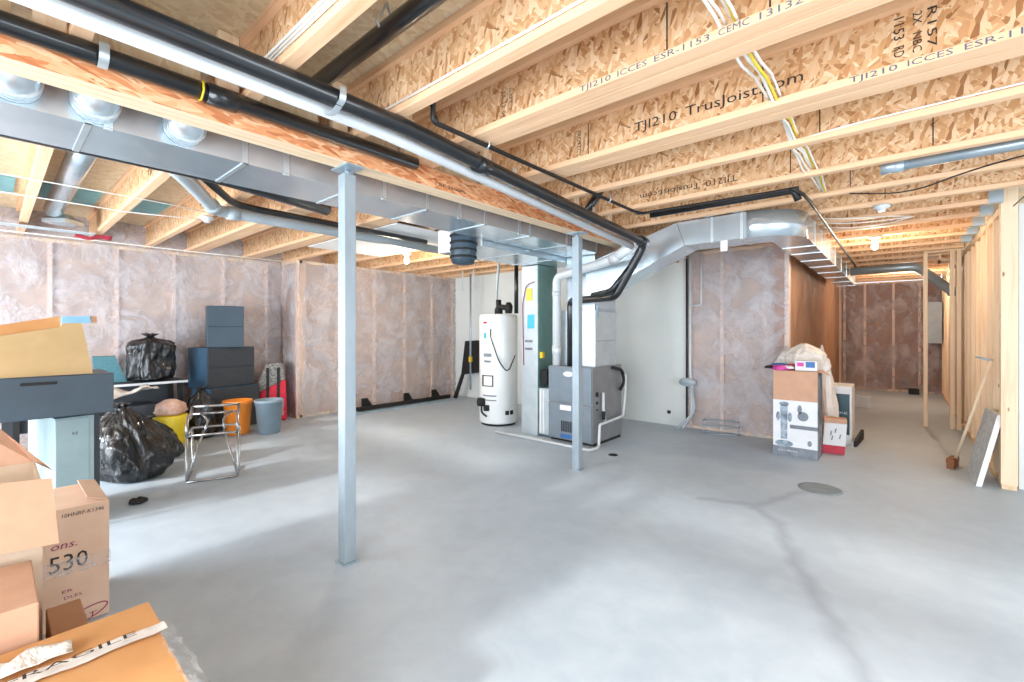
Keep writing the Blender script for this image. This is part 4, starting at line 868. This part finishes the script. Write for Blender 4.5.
pl = [atX(x, y, -4.235) for x, y in ((62, 323), (62, 316.5), (90, 316), (91, 323))]; m = MB(); m.prism(pl, (-.04, 0, 0)); tag(m.build('blue_strip', 'bluelt'), 'light blue strip with a tan end lying on top of the flattened carton', 'strip').data.materials[0]
pl = [atX(x, y, -4.235) for x, y in ((91, 323), (91, 316), (97, 316.5), (97, 322.5))]; m = MB(); m.prism(pl, (-.04, 0, 0)); tag(m.build('tape_roll', 'card_in'), 'small tan end piece beside the light blue strip', 'strip')

# ------------------------------------------------------------------ cartons, near left
def carton(name, x0, x1, y0, y1, z1, label, mat, z0=0.002, flaps=(), open_top=False, cat='cardboard box', th=.006):
    r = thing(name, label, cat, ((x0 + x1) / 2, (y0 + y1) / 2, z0))
    m = MB()
    if open_top:
        m.box(x0, x1, y0, y0 + th, z0, z1); m.box(x0, x1, y1 - th, y1, z0, z1); m.box(x0, x0 + th, y0 + th, y1 - th, z0, z1); m.box(x1 - th, x1, y0 + th, y1 - th, z0, z1); m.box(x0 + th, x1 - th, y0 + th, y1 - th, z0, z0 + .01)
    else: m.box(x0, x1, y0, y1, z0, z1)
    m.build('carton_body', mat, r, 0 if open_top else .004)
    return r
r = carton('cardboard_box', -3.3, -2.88, -.25, .375, .545, 'upright brown carton printed 530 with wrapped tape, at the left edge', 'card_pink')
X = -2.88
def pt(px, py): return atX(px, py, X)
rows = MB(); p0, p1 = pt(62, 512), pt(104, 505); text_mb('10HNRF-K1346', (X, p0.y, .505), (0, 1, 0), (0, 0, 1), .018, p1.y - p0.y, rows)
p0, p1 = pt(49, 575), pt(88, 570); text_mb('530', (X, p0.y, p0.z), (0, 1, 0), (0, 0, 1), .075, p1.y - p0.y, rows); rows.build('printed_text', 'blackprint', r)
rows = MB(); p0, p1 = pt(50, 552), pt(77, 546); text_mb('ons.', (X, p0.y, p0.z), (0, 1, 0), (0, .25, 1), .035, p1.y - p0.y, rows)
p0, p1 = pt(62, 594), pt(73, 592); text_mb('ER', (X, p0.y, p0.z), (0, 1, 0), (0, 0, 1), .014, p1.y - p0.y, rows)
p0, p1 = pt(64, 600), pt(82, 597); text_mb('DLES', (X, p0.y, p0.z), (0, 1, 0), (0, 0, 1), .014, p1.y - p0.y, rows)
p0, p1 = pt(80, 620), pt(96, 615); text_mb('RT', (X, p0.y, p0.z), (0, 1, 0), (0, .2, 1), .022, p1.y - p0.y, rows)
cc = pt(86, 614); ring = [(X + .002, cc.y + .075 * math.cos(t), cc.z + .028 * math.sin(t) + .02 * math.cos(t)) for t in [i * math.pi / 16 for i in range(33)]]; rows.tube(ring, .0025, 5); rows.build('printed_logo', 'magentaprint', r)
m = MB(); m.grid((X + .003, -.25, .245), (0, .63, 0), (0, 0, .065), 40, 6, lambda p, s, t: (.004 * abs(noise.noise(p * 40)), 0, .01 * noise.noise(Vector((s * 9, 0, 0))))); m.build('packing_tape', 'cleartape', r)
m = MB(); m.prism([(-3.3, .37, .545), (-2.88, .37, .545), (-2.92, .30, .565), (-3.28, .30, .565)], (0, 0, .006)); m.build('flap', 'card_pink', r)
# big open carton
r = carton('cardboard_box', -2.80, -2.37, -.55, .125, .80, 'tall open carton with a folded-out flap at the left edge', 'card_pale', open_top=True)
a, b, c_, d_ = atX(-60, 490, -2.36), atX(52, 478, -2.36), atX(59, 543, -2.27), atX(-60, 566, -2.27)
m = MB(); m.prism([a, b, c_, d_], (-.006, 0, -.002)); m.build('flap', 'card', r)
m = MB(); m.prism([(-2.79, -.55, .80), (-2.79, .12, .80), (-2.71, .175, .765), (-2.87, .03, .94), (-2.95, -.55, 1.45)], (-.006, 0, 0)); m.build('flap', 'card', r)
# smaller carton in front of it
r = carton('cardboard_box', -2.31, -1.93, -.45, .095, .555, 'plain tan carton in front of the tall open one', 'card')
m = MB(); m.grid((-2.2, -.45, .58), (.30, .0, 0), (0, .6, .0), 12, 14, lambda p, s, t: (0, 0, .015 + .03 * abs(noise.noise(p * 12)))); 
r = carton('cardboard_box', -2.32, -2.0, .13, .22, .36, 'small brown carton wedged between the larger ones', 'card_in')
m = MB(); m.prism([(-2.0, .13, .36), (-2.0, .22, .36), (-1.94, .22, .40), (-1.94, .14, .40)], (0, 0, .005)); m.build('flap', 'card_pale', r)
# taped carton at the bottom
r = carton('cardboard_box', -1.90, -1.31, -.35, .33, .445, 'orange-tan taped carton at the bottom left corner', 'card_or')
m = MB(); m.box(-1.90, -1.705, -.34, .345, .447, .453); m.build('flap', 'card_or', r)
m = MB(); m.box(-1.700, -1.30, -.34, .335, .447, .453); m.build('flap', 'card_or', r)
m = MB(); m.grid((-1.725, -.35, .456), (.052, 0, 0), (0, .70, 0), 6, 40, lambda p, s, t: (.012 * noise.noise(Vector((0, t * 9, 1))), 0, .004 + .008 * abs(noise.noise(p * 25)))); m.build('printed_tape', simple('printed_white_tape', '#d9cfc6', '#ece6df', .25, 0, (1, 1, 1), 20, .3), r)
for yq in (-.3, .02): text_mb('FRAGILE', (-1.687, yq, .470), (0, 1, 0), (-1, 0, 0), .026, .26).build('tape_lettering', 'blackprint', r)
m = MB(); m.grid((-1.72, .325, .459), (.40, 0.0, 0), (0, .05, -.02), 30, 6, lambda p, s, t: (0, .012 * noise.noise(Vector((s * 8, 2, 0))), .012 * abs(noise.noise(p * 30)))); m.build('loose_tape', 'cleartape', r)
m = MB(); m.grid((-1.34, .31, .455), (.10, .02, .0), (.0, .07, -.015), 10, 8, lambda p, s, t: (0, 0, .03 * abs(noise.noise(p * 25)))); m.build('loose_tape', 'cleartape', r)
m = MB(); m.grid((-1.84, -.25, .462), (.07, 0, 0), (.03, .40, 0), 8, 24, lambda p, s, t: (.03 * noise.noise(Vector((0, t * 5, 4))), 0, .004 + .03 * abs(noise.noise(p * 14)))); tag(m.build('plastic_wrap', 'white_bag', solid=.002), 'white plastic wrap scrap lying on the orange-tan carton', 'plastic sheet')

# ------------------------------------------------------------------ right: boxes by the hallway
x0, x1, y0, y1 = -1.06, -.65, 5.64, 5.95
r = carton('appliance_box', x0, x1, y0, y1, .92, 'tall white and brown appliance carton with a vacuum cleaner picture', 'card_or' if False else 'card')
m = MB(); m.box(x0 + .001, x1 - .001, y0 - .004, y0, .002, .60); m.build('printed_front', 'cartonwhite', r)
m = MB(); m.box(x1, x1 + .004, y0, y1, .002, .90); m.build('printed_side', simple('dark_print_side', '#3d4148', '#8e9298', .6, 0, (1, 1, 1), 8), r)
m = MB(); m.box(x0 + .0, x1, y0 - .006, y0 - .004, .003, .10); m.box(x0 + .16, x1, y0 - .006, y0 - .004, .30, .34); m.build('grey_band', 'printgrey', r)
def pxz(px, py): return atY(px, py, y0 - .006)
vac = MB(); c = x0 + .105
vac.lathe([(0.0, 0), (.001, 0)], (0, 0, 0), 3)
vac = MB()
def disc(mb, cx, cz, rx, rz, y, n=16): mb.add([(cx + rx * math.cos(2 * math.pi * i / n), y, cz + rz * math.sin(2 * math.pi * i / n)) for i in range(n)], [tuple(range(n))])
yy = y0 - .0065
vac.add([(c - .03, yy, .18), (c + .03, yy, .18), (c + .035, yy, .55), (c - .035, yy, .55)], [(0, 1, 2, 3)])
disc(vac, c, .56, .045, .022, yy); disc(vac, c, .13, .085, .035, yy); disc(vac, c - .055, .42, .02, .05, yy); disc(vac, c + .055, .42, .02, .05, yy)
vac.build('vacuum_picture', simple('vacuum_print', '#4a5664', '#b3c1cf', .5, 0, (1, 1, 1), 14), r)
for q_ in ((.28, .44, .05, .05), (.25, .51, .02, .05), (.34, .16, .02, .03)): vac = MB(); disc(vac, x0 + q_[0], q_[1], q_[2], q_[3], yy); vac.build('detail_picture', 'printgrey', r)
tm = text_mb('cordless', (x0 + .05, y0 - .007, .05), (1, 0, 0), (0, 0, 1), .02, .18); tm.build('printed_text', 'cartonwhite', r)
m = MB(); m.prism([(x1, y0, .92), (x1, y1, .92), (x1 + .07, y1, .87), (x1 + .07, y0, .90)], (0, 0, .005)); m.build('flap', 'card', r)
# clothes on top of it
r = thing('clothes_pile', 'pile of magenta, red and dark clothes on the appliance carton', 'clothes', (-.98, 5.75, .92))
for k, (mt, cx, cy, rr, zz) in enumerate((('magcloth', -1.0, 5.70, .09, .05), ('deep_red', -.90, 5.78, .06, .06), ('dark', -1.08, 5.74, .07, .035), ('blue', -1.02, 5.80, .08, .055), ('white', -.92, 5.70, .05, .03))):
    m = MB(); m.lathe([(rr, 0), (rr * 1.1, zz * .4), (rr * .8, zz * .9), (rr * .2, zz)], (cx, cy, .924 + k * .004), 20, fn=lambda a, z, k=k: 1 + .25 * math.sin(a * 3 + k) + .1 * math.sin(a * 7)); m.build('garment', mt, r)
r = carton('small_box', -.86, -.66, 5.68, 5.9, 1.03, 'small blue and white box on top of the appliance carton', 'cartonwhite', z0=.923)
m = MB(); m.box(-.76, -.68, 5.675, 5.68, .96, 1.02); m.build('blue_print', 'blue', r)
m = MB(); m.box(-.84, -.78, 5.675, 5.68, .97, 1.01); m.build('pink_print', 'magcloth', r)
r = carton('cardboard_box', -1.0, -.72, 6.0, 6.3, .86, 'plain brown carton behind the appliance carton', 'card')
binbag('plastic_bag', (-.84, 6.16, .862), .24, .15, .34, 'bulging white plastic bag on the brown carton', 'white_bag', 31, False, lean=(0, 0))
binbag('plastic_bag', (-.60, 6.42, .001), .09, .10, 1.16, 'smaller white plastic bag sagging behind the teal-fronted carton', 'white_bag', 35, False, lean=(-.1, 0))
x0, x1, y0, y1 = -.68, -.43, 6.62, 7.05
r = carton('appliance_box', x0, x1, y0, y1, .69, 'white carton with a dark teal front panel behind the vacuum carton', 'cartonwhite')
m = MB(); m.box(x0 + .02, x1 - .02, y0 - .005, y0, .12, .60); m.build('printed_front', simple('teal_print', '#27404c', '#35525e', .5), r)
tm = text_mb('WINDOW AC', (x0 + .04, y0 - .006, .36), (1, 0, 0), (0, 0, 1), .03, .17); tm.build('printed_text', 'cartonwhite', r)
r = thing('flat_tray', 'black flat-packed tray under the teal-fronted carton', 'tray', (-.35, 6.5, 0))
m = MB(); m.prism([(-.41, 6.55, .003), (-.37, 7.1, .003), (-.37, 7.1, .12), (-.41, 6.55, .07)], (.03, 0, 0)); m.build('rim', 'dark', r)
m = MB(); m.prism([(-.425, 6.55, .003), (-.385, 7.08, .003), (-.385, 7.08, .08), (-.425, 6.55, .05)], (.012, 0, 0)); m.build('liner', 'cartonwhite', r)
a = Vector((-.655, 6.03, 0)); r = thing('small_box', 'small white and red carton leaning beside the vacuum carton', 'cardboard box', (a.x, a.y, 0))
ad = Vector((.20, .03, 0)); bd = Vector((-.02, .14, 0))
m = MB(); m.para((a.x, a.y, .003), ad, bd, (.02, .02, .33)); m.build('carton_body', 'cartonwhite', r, .003)
m = MB(); m.para(Vector((a.x, a.y, .003)) - bd * .03, ad, bd * .02, (.005, .005, .09)); m.build('red_band', 'deep_red', r)
m = MB()
for s, z in ((.3, .20), (.5, .23), (.7, .17), (.35, .15)): m.para(Vector((a.x + .01, a.y + .01, z)) + ad * s - bd * .04, ad * .05, bd * .02, (.01, 0, .05))
m.build('tool_picture', 'printgrey', r)
m = MB(); m.para(Vector((a.x + .02, a.y + .02, .335)), ad, bd, (0, 0, .05)); m.build('brown_lid', 'card', r)
q = atz(863, 408); m = MB(); m.box(q.x - .1, q.x + .1, q.y, q.y + .1, .002, .20); tag(m.build('small_box', 'cartonwhite', bevel=.004), 'tiny white box on the floor far down the hallway', 'box')
q = atz(916, 394); m = MB(); m.box(q.x - .12, q.x + .05, 12.7, 12.85, .002, .12); tag(m.build('black_case', 'dark', bevel=.01), 'small black case on the floor at the hallway end', 'case')
m = MB(); m.box(.44, .82, 12.90, 12.97, 1.08, 1.95); r0 = m.build('breaker_box', 'pvcgrey', bevel=.006); tag(r0, 'grey electrical panel on the end wall seen through the framed opening', 'electrical panel')
# underside of the stairs
r = thing('stair_stringer', 'wooden stair underside seen through the top of the framed opening', 'stairs', (.5, 9.2, 2.0))
for k in range(3):
    m = MB(); y = 8.78 + k * .0; x = .30 + k * .12; m.box(x, x + .14, 8.8, 9.15, 2.42 - k * .08, 2.44 - k * .08); m.build('tread', 'stud', r); m = MB(); m.box(x + .12, x + .14, 8.8, 9.15, 2.34 - k * .08, 2.42 - k * .08); m.build('riser', 'platex', r)
# broom and foil board
r = thing('push_broom', 'long-handled brown push broom leaning on the stud wall', 'broom', tuple(atz(953, 468).to_2d()) + (0,))
q = Vector((.41, 6.22, 0)); top = Vector((.635, 5.99, 1.08))
m = MB(); m.tube([q + Vector((0, 0, .07)), top], .013, 10); m.build('handle', 'stud', r)
m = MB(); m.tube([top + Vector((-.10, .03, .03)), top + Vector((.01, 0, .0))], .01, 8); m.build('hang_bar', 'zinc', r)
m = MB(); m.para((q.x - .07, q.y - .09, .05), (.05, .2, 0), (.06, -.015, 0), (0, 0, .05)); m.build('head_block', 'rust', r, .006)
m = MB(); m.para((q.x - .065, q.y - .09, .003), (.05, .2, 0), (.05, -.012, 0), (.0, 0, .047)); m.build('bristles', 'rust', r)
a, b = Vector((.50, 5.60, .003)), Vector((.47, 6.05, .003)); up = Vector((.14, 0.10, .62))
r = thing('foil_board', 'silver-faced insulation board leaning against the nearest wall stud', 'board', tuple(((a + b) / 2)))
m = MB(); m.para(a, b - a, up, Vector((.024, .002, 0))); m.build('foil_face', 'foil', r)
m = MB(); m.para(a + Vector((.0245, .002, 0)), b - a, up, Vector((.012, .001, 0))); m.build('backing', 'cleat', r)
m = MB(); m.para(a - Vector((.001, .004, 0)), Vector((0, .004, 0)), up, Vector((.036, 0, 0))); m.build('edge_trim', 'white', r)
bpy.context.view_layer.update()
